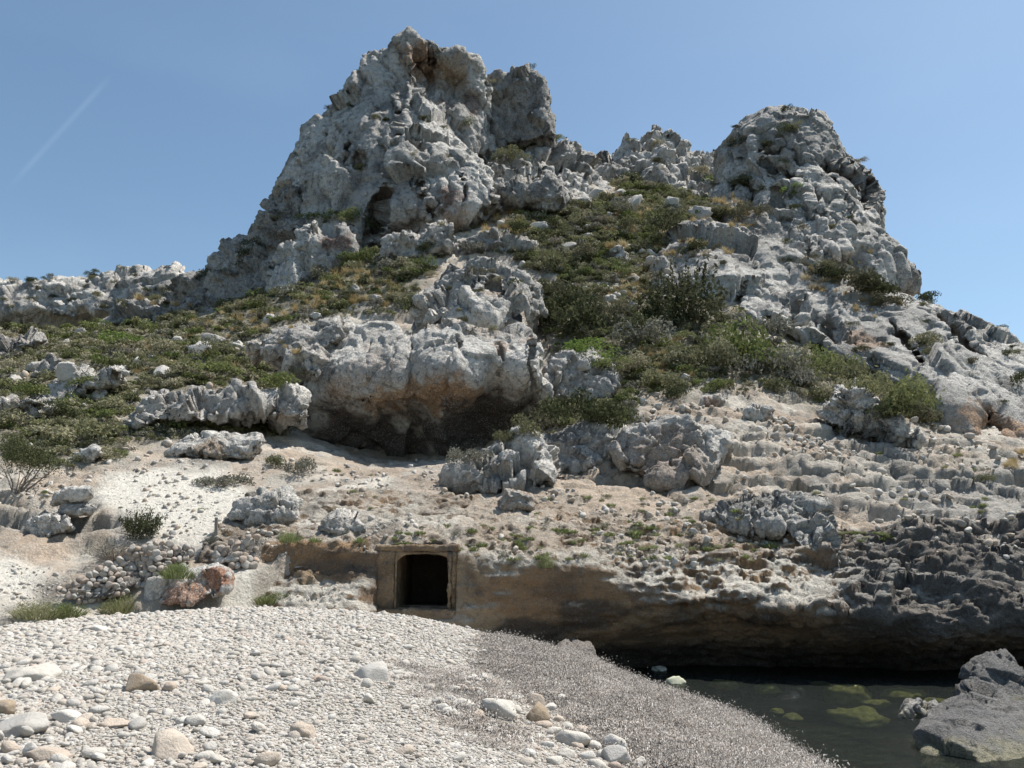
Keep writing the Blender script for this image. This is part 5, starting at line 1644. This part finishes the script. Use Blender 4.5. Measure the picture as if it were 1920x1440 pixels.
def leaf_quads(P, N, size, r, asp=0.45, tilt=0.8):
    """one small leaf-shaped quad per point, roughly facing N"""
    n = len(P)
    A = N + r.normal(0, tilt, (n, 3))
    A /= np.linalg.norm(A, axis=1, keepdims=True) + 1e-9
    B = np.cross(A, r.normal(size=(n, 3)))
    B /= np.linalg.norm(B, axis=1, keepdims=True) + 1e-9
    C = np.cross(A, B)
    s = size * r.uniform(0.6, 1.3, n)[:, None]
    V = np.stack([P - B * s, P + C * s * asp, P + B * s, P - C * s * asp], 1).reshape(-1, 3)
    F_ = np.arange(4 * n).reshape(n, 4)
    return V, F_


def set_lv(me, v):
    a = me.attributes.new('lv', 'FLOAT', 'POINT')
    a.data.foreach_set('value', np.asarray(v, np.float32))


def cushion(seed, n, size, h=0.75, lobes=7, spread=0.62, tilt=0.8, asp=0.45):
    """uneven shrub crown of radius 1: leaves spread over and inside several overlapping lobes"""
    r = np.random.default_rng(seed)
    c = np.c_[r.normal(0, 0.38, (lobes, 2)), r.uniform(0.05, 0.5, lobes) * h]
    c[:, :2] = np.clip(c[:, :2], -spread, spread)
    rad = r.uniform(0.22, 0.48, lobes)
    k = r.choice(lobes, n, p=rad ** 2 / (rad ** 2).sum())
    d = r.normal(size=(n, 3))
    d /= np.linalg.norm(d, axis=1, keepdims=True)
    d[:, 2] = np.where(d[:, 2] < -0.25, -d[:, 2], d[:, 2])
    rr = rad[k] * (1 - 0.55 * r.random(n) ** 2.2) * (1 + 0.25 * r.normal(size=n) * (r.random(n) < 0.15))
    P = c[k] + d * rr[:, None] * np.array((1, 1, 0.9))
    P[:, 2] = np.maximum(P[:, 2], -0.06)
    V, F_ = leaf_quads(P, d, size, r, asp, tilt)
    lv = np.repeat(np.clip(0.15 + 0.55 * r.random(n) + 0.3 * r.random(lobes)[k], 0, 1), 4)
    return V, F_, lv


def spray(seed, n_stems, per, size, h=1.0, lean=0.45):
    """juniper-like: many ascending sprays set with short leaves"""
    r = np.random.default_rng(seed)
    Ps, Ns = [], []
    for k in range(n_stems):
        a = r.uniform(0, 6.28)
        t = r.uniform(0, 1) ** 0.6
        base = np.array((math.cos(a) * t * 0.35, math.sin(a) * t * 0.35, 0.0))
        d = np.array((math.cos(a) * lean * t * 1.3, math.sin(a) * lean * t * 1.3, 1.0))
        d /= np.linalg.norm(d)
        L = h * r.uniform(0.6, 1.05) * (1 - 0.3 * t)
        u = r.random(per) ** 0.7
        wd = 0.11 * (1.1 - u)
        Ps.append(base + d * (u * L)[:, None] + r.normal(size=(per, 3)) * wd[:, None])
        Ns.append(d + r.normal(0, 0.5, (per, 3)))
    P, N = np.concatenate(Ps), np.concatenate(Ns)
    P[:, 2] = np.maximum(P[:, 2], -0.05)
    V, F_ = leaf_quads(P, N, size, r, 0.4, 0.5)
    return V, F_, np.repeat(r.random(len(P)), 4)


def tuft(seed, n, h=1.0, w=0.03, lean=0.6, rad=0.4):
    """upright blades or fleshy fingers"""
    r = np.random.default_rng(seed)
    a = r.uniform(0, 6.28, n)
    t = np.sqrt(r.random(n))
    b = np.c_[np.cos(a) * t * rad, np.sin(a) * t * rad, np.full(n, -0.05)]
    d = np.c_[np.cos(a) * lean * t + r.normal(0, 0.2, n), np.sin(a) * lean * t + r.normal(0, 0.2, n), np.ones(n)]
    L = (h * r.uniform(0.6, 1.1, n) * (1.15 - 0.6 * t))[:, None]
    s = np.c_[-np.sin(a + r.normal(0, 1, n)), np.cos(a + r.normal(0, 1, n)), np.zeros(n)] * w
    m = b + d * L * 0.55
    e = b + d * L * 0.9 + np.c_[np.cos(a), np.sin(a), -0.2 * np.ones(n)] * L * 0.22 * lean
    V = np.stack([b - s, b + s, m + s, m - s, e + s * 0.35, e - s * 0.35], 1).reshape(-1, 3)
    i = np.arange(n)[:, None] * 6
    F_ = np.concatenate([i + np.array((0, 1, 2, 3)), i + np.array((3, 2, 4, 5))])
    return V, F_, np.repeat(r.random(n), 6)


def plant_mesh(name, data, mat):
    V, F_, lv = data
    me = raw_mesh(name, V, F_, False)
    set_lv(me, lv)
    me.materials.append(mat)
    return me


def twigs(seed, n, h, rad=0.35, w=0.02):
    """branching stems as tapered three-sided tubes"""
    r = np.random.default_rng(seed)
    V, F_ = [], []
    def seg(a, b, ra, rb):
        d = b - a
        u = np.cross(d, (0.3, 0.8, 0.2)); u /= np.linalg.norm(u) + 1e-9
        v = np.cross(d, u); v /= np.linalg.norm(v) + 1e-9
        i = len(V)
        for p, q in ((a, ra), (b, rb)):
            for k in range(4):
                t = k * math.pi / 2
                V.append(p + (u * math.cos(t) + v * math.sin(t)) * q)
        for k in range(4): F_.append((i + k, i + (k + 1) % 4, i + 4 + (k + 1) % 4, i + 4 + k))
    for k in range(n):
        a = r.uniform(0, 6.28)
        p = np.array((r.normal(0, 0.07), r.normal(0, 0.07), -0.12))
        d = np.array((math.cos(a) * rad * r.uniform(0.6, 2.2), math.sin(a) * rad * r.uniform(0.6, 2.2), 1.0))
        d /= np.linalg.norm(d)
        q = w * r.uniform(0.7, 1.3)
        for j in range(4):
            e = p + d * h / 4 * r.uniform(0.8, 1.2)
            seg(p, e, q, q * 0.75)
            if j > 0:
                s = d + r.normal(0, 0.5, 3)
                seg(e, e + s / np.linalg.norm(s) * h * 0.25, q * 0.5, q * 0.2)
            p, q = e, q * 0.75
            d = d + r.normal(0, 0.22, 3)
            d /= np.linalg.norm(d)
    return np.array(V), np.array(F_)


# shared shapes for the slopes
SHRUB = {}
for kind, leaf in (('scrub', 'scrub'), ('green', 'green'), ('bright', 'bright'), ('dark', 'dark'), ('grey', 'grey')):
    SHRUB[kind] = [plant_mesh('shrub_' + kind, cushion(400 + 13 * k + len(kind) * 101, 950, 0.062, 0.8 if kind != 'grey' else 0.6, 8), M_LEAF[leaf]) for k in range(5)]
SHRUB['juniper'] = [plant_mesh('shrub_juniper', spray(900 + k, 38, 34, 0.06, 1.35, 0.6), M_LEAF['dark']) for k in range(4)]
SMALLV = {k: [plant_mesh('scrub_' + k, cushion(1200 + 7 * j + len(k) * 31, 300, 0.10, 0.65, 5), M_LEAF[k]) for j in range(4)] for k in ('scrub', 'green', 'dark', 'grey')}
GRASS = [plant_mesh('dry_grass_tuft', tuft(1500 + k, 110, 1.0, 0.018, 0.7, 0.35), M_LEAF['dry']) for k in range(3)]
SAMP = [plant_mesh('samphire', tuft(1600 + k, 170, 0.75, 0.035, 0.6, 0.6), M_LEAF['samphire']) for k in range(4)]
CUSH = [plant_mesh('cushion_plant', cushion(1700 + k, 420, 0.075, 0.55, 5), M_LEAF['grey']) for k in range(3)]

LOOKS = {'scrub': 'grey green rounded', 'green': 'fresh green rounded', 'dark': 'dark olive', 'grey': 'silvery grey twiggy', 'juniper': 'dark spiky juniper', 'bright': 'bright green'}


def whereis(px, py):
    if py < 600 and px < 350: return 'on the far cliff and ridge'
    if px < 500 and py < 560: return 'on the ridge beside the sheer wall'
    if px < 1040 and py < 425: return 'rooted on the summit crag'
    if px > 1340 and py < 440: return 'rooted on the rounded crag'
    if px < 1400 and py < 440: return 'on the saddle between the crags'
    if px < 1000 and py < 540: return 'at the foot of the summit crag'
    if px < 800 and py < 600: return 'on the slope under the split pinnacle'
    if px > 1430 and py < 640: return 'on the upper part of the grey face'
    if px > 1640 and py < 830: return 'along the lower grey face'
    if py < 540: return 'around the loose rock heap'
    if px > 980 and py < 770: return 'in the hollow beside the overhanging outcrop'
    if px > 840: return 'under the overhanging outcrop'
    if px < 250: return 'on the side slope near the white rib'
    return 'around the pitted white rock band'


n_shrubs = 0


def put_shrub(px, py, rpx, kind, sq=0.9, label=None, r=random):
    global n_shrubs
    q = look(px, py)
    if q is None: return None
    p, nrm = q[:2]
    s = rpx / FPX * p[1] * 1.05
    o = bpy.data.objects.new('shrub', r.choice(SHRUB[kind]))
    COL.objects.link(o)
    o.location = (p[0], p[1] + 0.05 * s, p[2] - 0.05 * s)
    o.rotation_euler = (r.uniform(-.12, .12), r.uniform(-.12, .12), r.uniform(0, 6.28))
    o.scale = (s * 1.1, s * 1.1, s * (0.35 + sq))
    lab = '%s shrub %s' % (LOOKS[kind], whereis(px, py))
    tag(o, label or lab, 'shrub', None if label else lab.replace('shrub', 'shrubs', 1))
    n_shrubs += 1
    return o


# bushes that can be told apart in the photograph: (px, py of the foot, radius px, kind, height factor)
for px, py, rp, kd, sq in [
    (300, 815, 55, 'dark', 0.9), (345, 800, 40, 'dark', 0.9), (500, 800, 42, 'dark', 1.0), (485, 765, 30, 'green', 0.9), (552, 885, 36, 'grey', 0.9), (515, 870, 28, 'scrub', 0.8), (430, 910, 42, 'grey', 0.55), (390, 905, 30, 'grey', 0.6),
    (400, 700, 55, 'green', 0.5), (470, 710, 60, 'green', 0.5), (530, 720, 45, 'green', 0.5), (350, 700, 45, 'scrub', 0.6), (410, 660, 40, 'scrub', 0.7), (300, 660, 40, 'scrub', 0.7), (230, 640, 38, 'bright', 0.5), (120, 780, 40, 'dark', 0.7), (150, 720, 32, 'green', 0.6), (60, 740, 40, 'green', 0.5),
    (30, 690, 30, 'scrub', 0.8), (150, 640, 24, 'scrub', 0.8), (80, 830, 60, 'scrub', 0.7), (180, 820, 50, 'scrub', 0.7), (20, 800, 50, 'scrub', 0.7), (200, 770, 42, 'scrub', 0.7), (560, 700, 28, 'scrub', 0.8),
    (1270, 600, 52, 'juniper', 1.1), (1310, 610, 55, 'juniper', 1.2), (1240, 610, 45, 'juniper', 0.9), (1050, 610, 55, 'dark', 1.0), (1095, 625, 60, 'dark', 1.0), (1130, 610, 45, 'dark', 0.9), (1060, 560, 36, 'dark', 0.9), (1010, 540, 24, 'dark', 0.9),
    (1220, 655, 45, 'grey', 1.0), (1205, 640, 36, 'dark', 1.0), (1400, 690, 62, 'green', 1.1), (1360, 670, 45, 'green', 1.0), (1440, 700, 52, 'grey', 0.9), (1345, 690, 42, 'scrub', 1.0), (1300, 690, 46, 'scrub', 0.9), (1480, 700, 48, 'green', 1.0), (1500, 720, 40, 'grey', 0.9), (1270, 690, 38, 'scrub', 0.8),
    (1420, 620, 46, 'grey', 0.8), (1560, 700, 42, 'green', 1.0), (1590, 725, 40, 'scrub', 1.0), (1550, 745, 34, 'scrub', 0.9), (1635, 740, 38, 'green', 1.0), (1690, 775, 52, 'green', 1.0), (1730, 780, 42, 'green', 0.8), (1665, 785, 40, 'dark', 0.8), (1715, 790, 40, 'dark', 0.7),
    (1460, 735, 32, 'scrub', 0.7), (1350, 735, 30, 'green', 0.5), (1240, 735, 48, 'scrub', 0.8), (1225, 755, 38, 'dark', 0.8), (1180, 700, 40, 'scrub', 0.6), (1265, 745, 26, 'dark', 0.8), (1110, 665, 42, 'bright', 0.35), (1075, 650, 34, 'bright', 0.3), (1140, 690, 36, 'green', 0.4),
    (1030, 800, 46, 'dark', 0.8), (1080, 795, 52, 'dark', 0.9), (1130, 795, 46, 'dark', 0.8), (1170, 790, 36, 'dark', 0.7), (985, 815, 36, 'scrub', 1.0), (955, 830, 26, 'scrub', 0.9), (868, 865, 30, 'grey', 0.9), (900, 860, 26, 'grey', 0.8), (1000, 785, 34, 'scrub', 0.9),
    (1590, 545, 55, 'dark', 0.8), (1640, 555, 42, 'dark', 0.7), (1560, 520, 34, 'dark', 0.8), (1670, 570, 28, 'dark', 0.6), (1540, 505, 30, 'scrub', 0.8), (1740, 650, 34, 'scrub', 0.6), (1760, 690, 26, 'scrub', 0.6), (1740, 560, 24, 'dark', 0.6),
    (620, 420, 50, 'green', 0.8), (660, 415, 34, 'green', 0.9), (580, 415, 26, 'green', 0.8), (690, 435, 30, 'dark', 1.0), (672, 318, 18, 'dark', 1.0), (475, 462, 20, 'dark', 0.7), (455, 480, 22, 'dark', 0.7), (432, 492, 24, 'dark', 0.7), (405, 508, 24, 'scrub', 0.7), (380, 525, 26, 'dark', 0.6), (350, 540, 28, 'scrub', 0.6), (310, 560, 28, 'dark', 0.5), (465, 500, 24, 'dark', 0.7), (425, 520, 26, 'scrub', 0.6), (280, 570, 30, 'scrub', 0.5), (240, 578, 26, 'scrub', 0.5), (740, 312, 16, 'dark', 0.7),
    (1410, 410, 36, 'dark', 0.8), (1370, 400, 30, 'scrub', 0.8), (1240, 450, 52, 'dark', 0.9), (1300, 475, 30, 'dark', 0.8), (1205, 470, 30, 'scrub', 0.8), (1180, 430, 40, 'scrub', 0.7), (1120, 420, 40, 'grey', 0.7), (1060, 425, 36, 'scrub', 0.6), (1150, 400, 44, 'grey', 0.7), (1030, 500, 40, 'scrub', 0.8), (1080, 490, 40, 'dark', 0.8), (1130, 500, 28, 'green', 0.7),
    (870, 235, 22, 'scrub', 0.7), (1000, 268, 30, 'dark', 0.6), (960, 300, 34, 'scrub', 0.9), (1040, 262, 22, 'green', 0.6), (1330, 345, 28, 'bright', 0.6), (1310, 320, 26, 'scrub', 0.6), (1180, 345, 36, 'dark', 0.7), (1230, 355, 30, 'dark', 0.7), (1390, 345, 26, 'dark', 0.8), (1500, 300, 22, 'dark', 0.8), (1465, 255, 28, 'dark', 0.6), (1440, 275, 24, 'dark', 0.6), (1420, 250, 20, 'scrub', 0.6), (1380, 275, 20, 'dark', 0.8), (1490, 240, 24, 'scrub', 0.5),
    (790, 500, 34, 'green', 0.7), (800, 470, 24, 'dark', 0.9), (730, 500, 34, 'grey', 0.8), (640, 500, 40, 'green', 0.7), (690, 490, 34, 'green', 0.8), (600, 520, 32, 'scrub', 0.8), (770, 580, 30, 'dark', 0.9), (740, 560, 24, 'scrub', 0.8), (560, 560, 30, 'green', 0.5), (480, 580, 34, 'green', 0.6), (800, 510, 28, 'dark', 0.8), (960, 440, 30, 'dark', 0.7), (980, 490, 26, 'dark', 0.8),
    (1840, 900, 20, 'scrub', 0.7), (1900, 580, 20, 'dark', 0.5), (1870, 620, 22, 'dark', 0.5), (1900, 720, 30, 'dark', 0.7),
]:
    lab = None
    if kd == 'bright': lab = {230: 'flat bright green shrub below the dark rock band', 1110: 'low bright green mat on the slope beside the overhanging outcrop', 1075: 'small bright green mat tucked behind the pitted mound', 1330: 'green bush in the gully below the small rocky summit'}[px]
    if 1000 < px < 1780 and 540 < py < 810: rp, sq = rp * 1.25, sq * 1.1
    put_shrub(px, py, rp, kd, sq, lab)
put_shrub(1490, 365, 30, 'bright', 0.6)

# shrubs on ledges of the crags and through the scrub: set where the rock is flat enough to root
rr = random.Random(21)
CRAG_ZONES = [((480, 60, 1040, 430), 46, ('dark', 'scrub'), (7, 14), 0.45), ((1130, 200, 1700, 560), 62, ('dark', 'scrub', 'grey'), (8, 18), 0.42), ((0, 495, 340, 590), 34, ('dark', 'scrub'), (8, 16), 0.35),
              ((860, 420, 1320, 540), 36, ('scrub', 'grey', 'dark'), (12, 26), 0.3), ((1450, 560, 1910, 820), 30, ('scrub', 'dark'), (8, 18), 0.4), ((720, 470, 1020, 620), 16, ('scrub', 'dark'), (8, 14), 0.45)]
for (x0, y0, x1, y1), cnt, kinds, (ra, rb), nz in CRAG_ZONES:
    k = tries = 0
    while k < cnt and tries < 4000 and n_shrubs < 420:
        tries += 1
        px, py = rr.uniform(x0, x1), rr.uniform(y0, y1)
        q = look(px, py)
        if q is None or q[1][2] < nz or q[0][1] < 40: continue
        if put_shrub(px, py, rr.uniform(ra, rb), rr.choice(kinds), rr.uniform(0.5, 0.9), None, rr): k += 1


# pale boulders showing through the scrub
M_SCRUBROCK = stone_mat('scrub_boulder', [(0.0, (0.54, 0.51, 0.47)), (1.0, (0.42, 0.395, 0.36))], 0.08, 3.5)
for px, py, w, wh in [(150, 626, 30, 'under the far cliff'), (120, 650, 26, 'under the far cliff'), (500, 606, 40, 'on the slope under the split pinnacle'), (575, 584, 40, 'on the slope under the split pinnacle'), (592, 594, 26, 'on the slope under the split pinnacle'), (398, 640, 46, 'above the white slab'), (372, 662, 50, 'above the white slab'), (440, 650, 34, 'above the white slab'),
                      (300, 700, 36, 'on the side slope'), (230, 700, 30, 'on the side slope'), (60, 690, 30, 'on the side slope'), (180, 745, 34, 'on the side slope'), (30, 720, 40, 'on the side slope'), (120, 700, 44, 'on the side slope'), (330, 640, 30, 'on the side slope'), (660, 545, 30, 'on the slope under the split pinnacle'), (700, 560, 26, 'on the slope under the split pinnacle'),
                      (1010, 430, 40, 'under the flat white boulder'), (1060, 470, 44, 'under the flat white boulder'), (1100, 445, 30, 'on the saddle'), (1190, 385, 40, 'on the saddle'), (1260, 395, 44, 'on the saddle'), (1310, 405, 50, 'on the saddle'), (1120, 375, 40, 'on the saddle'), (1230, 335, 50, 'on the saddle'), (1160, 360, 36, 'on the saddle'), (1165, 500, 24, 'around the loose rock heap'), (1185, 530, 26, 'around the loose rock heap'),
                      (1140, 560, 30, 'around the loose rock heap'), (1160, 600, 30, 'in the shrubby hollow'), (1180, 575, 26, 'in the shrubby hollow'), (1290, 710, 26, 'in the shrubby hollow'), (1090, 690, 34, 'beside the pitted mound')]:
    q = look(px, py)
    if q is None: continue
    sz = w / FPX * q[0][1]
    me = stone_mesh('scrub_boulder', ICO4, int(px * 5 + py), 0.55, 1.0, 0.75)
    me.materials.append(M_SCRUBROCK)
    o = link('scrub_boulder', me, None, loc=(q[0][0], q[0][1], q[0][2] + 0.10 * sz))
    o.scale = (sz, sz, sz * 1.1)
    o.rotation_euler = (random.uniform(-.3, .3), random.uniform(-.3, .3), random.uniform(-.5, .5))
    tag(o, 'pale boulder showing through the scrub ' + wh, 'boulder', 'pale boulders in the scrub ' + wh)


# the unbroken scrub carpet between the single bushes
def build_carpet():
    r = np.random.default_rng(31)
    P, E, S, I = [], [], [], []
    kinds = ('scrub', 'green', 'dark', 'grey')
    meshes = [m for k in kinds for m in SMALLV[k]]
    Z = [np.array(z, float) for z in VEG_ZONES]
    n = 0
    while n < 17000:
        z = Z[r.choice(len(Z), p=[0.5, 0.17, 0.18, 0.07, 0.04, 0.04])]
        lo, hi = z.min(0), z.max(0)
        px, py = r.uniform(lo[0], hi[0]), r.uniform(lo[1], hi[1])
        n += 1
        if px < 2 or px > 1918 or poly_sdf(np.array([[px, py]]), z)[0] > 8: continue
        q = look(px, py)
        if q is None or q[1][2] < 0.35 or q[2] != 0: continue
        p = q[0]
        if p[1] < 33: continue
        w = fbm(np.array([p * 0.12]), 3)[0]
        if w + r.normal(0, 0.25) < -0.45: continue
        s = (7 + 22 * r.random() ** 2) / FPX * p[1]
        k = r.choice(4, p=[0.5, 0.22, 0.08, 0.20] if w < 0.1 else [0.32, 0.48, 0.08, 0.12])
        P.append((p[0], p[1] + 0.1, p[2] - 0.08 * s)); E.append((r.normal(0, .15), r.normal(0, .15), r.uniform(0, 6.28)))
        S.append((s, s, s * r.uniform(0.7, 1.3))); I.append(k * 4 + r.integers(4))
    scatter('scrub_undergrowth', P, E, S, I, meshes, 'low dense scrub covering the hillside between rocks')
    P, E, S, I = [], [], [], []
    for (x0, y0, x1, y1), cnt in [((1130, 370, 1420, 480), 170), ((900, 400, 1000, 440), 40), ((560, 500, 760, 580), 90), ((1140, 490, 1230, 560), 50), ((1200, 640, 1300, 720), 40), ((1500, 470, 1700, 560), 60), ((250, 560, 560, 700), 90), ((1600, 560, 1700, 600), 15), ((1880, 850, 1918, 880), 14)]:
        for _ in range(cnt):
            q = look(r.uniform(x0, x1), r.uniform(y0, y1))
            if q is None or q[1][2] < 0.35: continue
            p = q[0]
            s = r.uniform(9, 18) / FPX * p[1]
            P.append((p[0], p[1], p[2] - 0.02)); E.append((r.normal(0, .2), r.normal(0, .2), r.uniform(0, 6.28))); S.append((s, s, s)); I.append(r.integers(3))
    scatter('dry_grass', P, E, S, I, GRASS, 'straw coloured dry grass tufts on the slopes')


build_carpet()


# small plants on the shelf above the cove
def build_shelf_plants():
    r = random.Random(5)
    items = []
    for _ in range(130):
        items.append((r.uniform(740, 1420), r.uniform(985, 1050), r.uniform(8, 17), r.choice(['s', 's', 'c'])))
    for _ in range(60):
        items.append((r.uniform(1000, 1420), r.uniform(930, 990), r.uniform(7, 14), r.choice(['s', 'c', 'c'])))
    for _ in range(40):
        items.append((r.uniform(1380, 1900), r.uniform(840, 1010), r.uniform(6, 13), r.choice(['s', 'c', 'c'])))
    for _ in range(34):
        items.append((r.uniform(30, 720), r.uniform(870, 1010), r.uniform(6, 12), r.choice(['s', 'c', 'c'])))
    for _ in range(26):
        items.append((r.uniform(1555, 1690), r.uniform(995, 1018), r.uniform(8, 14), 's'))
    for px, py, w, k in items + [(1020, 1060, 20, 's'), (1015, 1045, 18, 's'), (1285, 1000, 26, 'c'), (1190, 1000, 24, 's'), (1170, 1000, 18, 'c'), (1440, 1025, 22, 's'), (1175, 895, 16, 's'), (1130, 860, 16, 's'), (1375, 860, 16, 's'), (675, 1015, 18, 's'), (590, 1015, 16, 's')]:
        q = look(px, py)
        if q is None or q[1][2] < 0.25 or not 24 < q[0][1] < 40: continue
        p = q[0]
        s = w / FPX * p[1]
        o = bpy.data.objects.new('samphire_tuft' if k == 's' else 'cushion_plant', r.choice(SAMP if k == 's' else CUSH))
        COL.objects.link(o)
        o.location = (p[0], p[1], p[2] - 0.03)
        o.scale = (s, s, s * r.uniform(0.7, 1.0))
        o.rotation_euler = (0, 0, r.uniform(0, 6.28))
        wh = 'on the white sand' if px < 560 else ('on the ledge above the doorway' if px < 900 and py > 950 else ('above the rim of the brown wall' if py > 985 and px < 1200 else ('on the sandy ledges above the undercut' if py > 985 else ('on the tan terrace behind the wall' if px < 1380 else 'in the karst slope'))))
        sz = 'tiny' if w < 9 else ('small' if w < 13 else 'broad')
        lab = ('%s yellow green samphire tuft %s' if k == 's' else '%s grey cushion plant %s') % (sz, wh)
        tag(o, lab, 'plant', lab.replace('tuft', 'tufts').replace('plant', 'plants'))


build_shelf_plants()


# the nearer bushes, with stems and leaves as parts
def near_bush(name, px, py, wpx, hpx, kind, label, shape, cat='bush', twig=14, Y=None):
    q = look(px, py)
    p = np.array(q[0]) if q else np.array(at(px, py, Y or 25))
    root = empty(name, p)
    tag(root, label, cat)
    w, h = wpx / FPX * p[1], hpx / FPX * p[1]
    sd = int(px * 3 + py)
    if shape == 'cushion': d = cushion(sd, 3800, 0.032, 1.0, 13, 0.7)
    elif shape == 'sprays': d = spray(sd, 95, 46, 0.036, 1.0, 0.75)
    elif shape == 'weeds':
        a, b = cushion(sd, 2200, 0.034, 1.0, 14, 0.8, 0.9, 0.35), tuft(sd, 300, 0.8, 0.012, 0.7, 0.7)
        d = (np.r_[a[0], b[0]], np.r_[a[1], b[1] + len(a[0])], np.r_[a[2], b[2]])
    elif shape == 'twiggy': d = cushion(sd, 1300, 0.028, 0.9, 12, 0.7, 1.0)
    V, F_, lv = d
    V = V * np.array((w, w * 0.8, h))
    if shape in ('cushion', 'sprays') and cat == 'tree': V[:, 2] += h * 0.42
    me = raw_mesh('foliage', V, F_, False)
    set_lv(me, lv)
    link('foliage', me, M_LEAF[kind], root)
    if twig:
        V, F_ = twigs(sd, twig, 0.9, 0.7 if cat != 'tree' else 0.6, 0.018 if cat != 'tree' else 0.03)
        link('stems' if cat != 'tree' else 'trunk', raw_mesh('stems', V * np.array((w, w * 0.8, h * 1.02)), F_), M_BARK, root)
    return root


near_bush('juniper_bush', 265, 1005, 54, 66, 'dark', 'dense dark green bush standing on the white sand', 'sprays')
near_bush('juniper_tree', 28, 925, 72, 88, 'dark', 'wind bent small juniper with open trunk above the tan slope', 'cushion', 'tree', 9)
near_bush('twiggy_bush', 215, 1050, 58, 46, 'grey', 'grey twiggy bush lying on top of the long dry stone wall', 'twiggy', twig=46)
near_bush('dry_tuft', 392, 1025, 17, 36, 'grey', 'dark grey spiky tuft near the wooden post', 'weeds', 'plant', 0)
near_bush('green_weeds', 335, 1082, 38, 36, 'samphire', 'fresh green weeds between the dry stone wall and the red rock', 'weeds', 'plant', 0)
near_bush('green_weeds', 70, 1158, 56, 40, 'green', 'wide green weed mat along the beach edge at the foot of the long wall', 'weeds', 'plant', 0)
near_bush('green_weeds', 128, 1154, 40, 34, 'green', 'green weed mat beside the widest one at the beach edge', 'weeds', 'plant', 0)
near_bush('green_weeds', 226, 1150, 48, 42, 'green', 'rounded green weed clump under the long dry stone wall', 'weeds', 'plant', 0)
near_bush('green_weeds', 422, 1128, 36, 20, 'green', 'low green weeds between the red rock and the white clay bank', 'weeds', 'plant', 0)
near_bush('green_weeds', 502, 1132, 34, 28, 'green', 'green weed clump under the white clay bank', 'weeds', 'plant', 0)
near_bush('green_weeds', 542, 1018, 24, 30, 'samphire', 'yellow green clump hanging over the corner of the brown wall', 'weeds', 'plant', 0)
near_bush('green_weeds', 1022, 1062, 22, 28, 'samphire', 'yellow green clump at the upper rim of the brown wall beyond the doorway', 'weeds', 'plant', 0)


# loose rubble strewn over shelf and slopes
def build_rubble():
    r = np.random.default_rng(77)
    M = stone_mat('slope_rubble', [(0.0, (0.56, 0.525, 0.475)), (0.5, (0.46, 0.43, 0.39)), (0.8, (0.45, 0.37, 0.29)), (1.0, (0.30, 0.28, 0.26))], 0.03, 5)
    ms = [stone_mesh('rubble_shape', ICO2, 800 + k, 0.2, 1.0, 0.7) for k in range(6)]
    for m in ms: m.materials.append(M)
    P, E, S, I = [], [], [], []
    for (x0, y0, x1, y1), cnt, (a, b) in [((0, 860, 900, 1010), 1500, (2, 11)), ((860, 780, 1910, 1060), 1800, (3, 14)), ((1180, 740, 1700, 860), 500, (4, 14)), ((480, 1000, 1500, 1060), 300, (3, 8)), ((0, 1020, 120, 1140), 120, (3, 10)),
                                          ((1140, 460, 1260, 560), 120, (6, 20)), ((1540, 730, 1750, 850), 160, (6, 20)), ((0, 600, 560, 860), 260, (5, 16)), ((900, 400, 1350, 560), 200, (5, 16)), ((480, 1105, 860, 1150), 140, (3, 9))]:
        for _ in range(cnt):
            px, py = r.uniform(x0, x1), r.uniform(y0, y1)
            q = look(px, py)
            if q is None or q[1][2] < 0.35: continue
            p = q[0]
            if q[2] == 1 and py > 600: continue
            if vnoise(np.array([p * 0.5]))[0] + r.normal(0, 0.15) < 0.05: continue
            s = (a + (b - a) * r.random() ** 2.5) / FPX * p[1] * 1.3
            P.append((p[0], p[1], p[2] + s * 0.08)); E.append((r.normal(0, .4), r.normal(0, .4), r.uniform(0, 6.28))); S.append((s, s, s * r.uniform(0.7, 1.2))); I.append(r.integers(6))
    scatter('rubble', P, E, S, I, ms, 'loose pale rubble strewn over the shelf and slopes')


build_rubble()
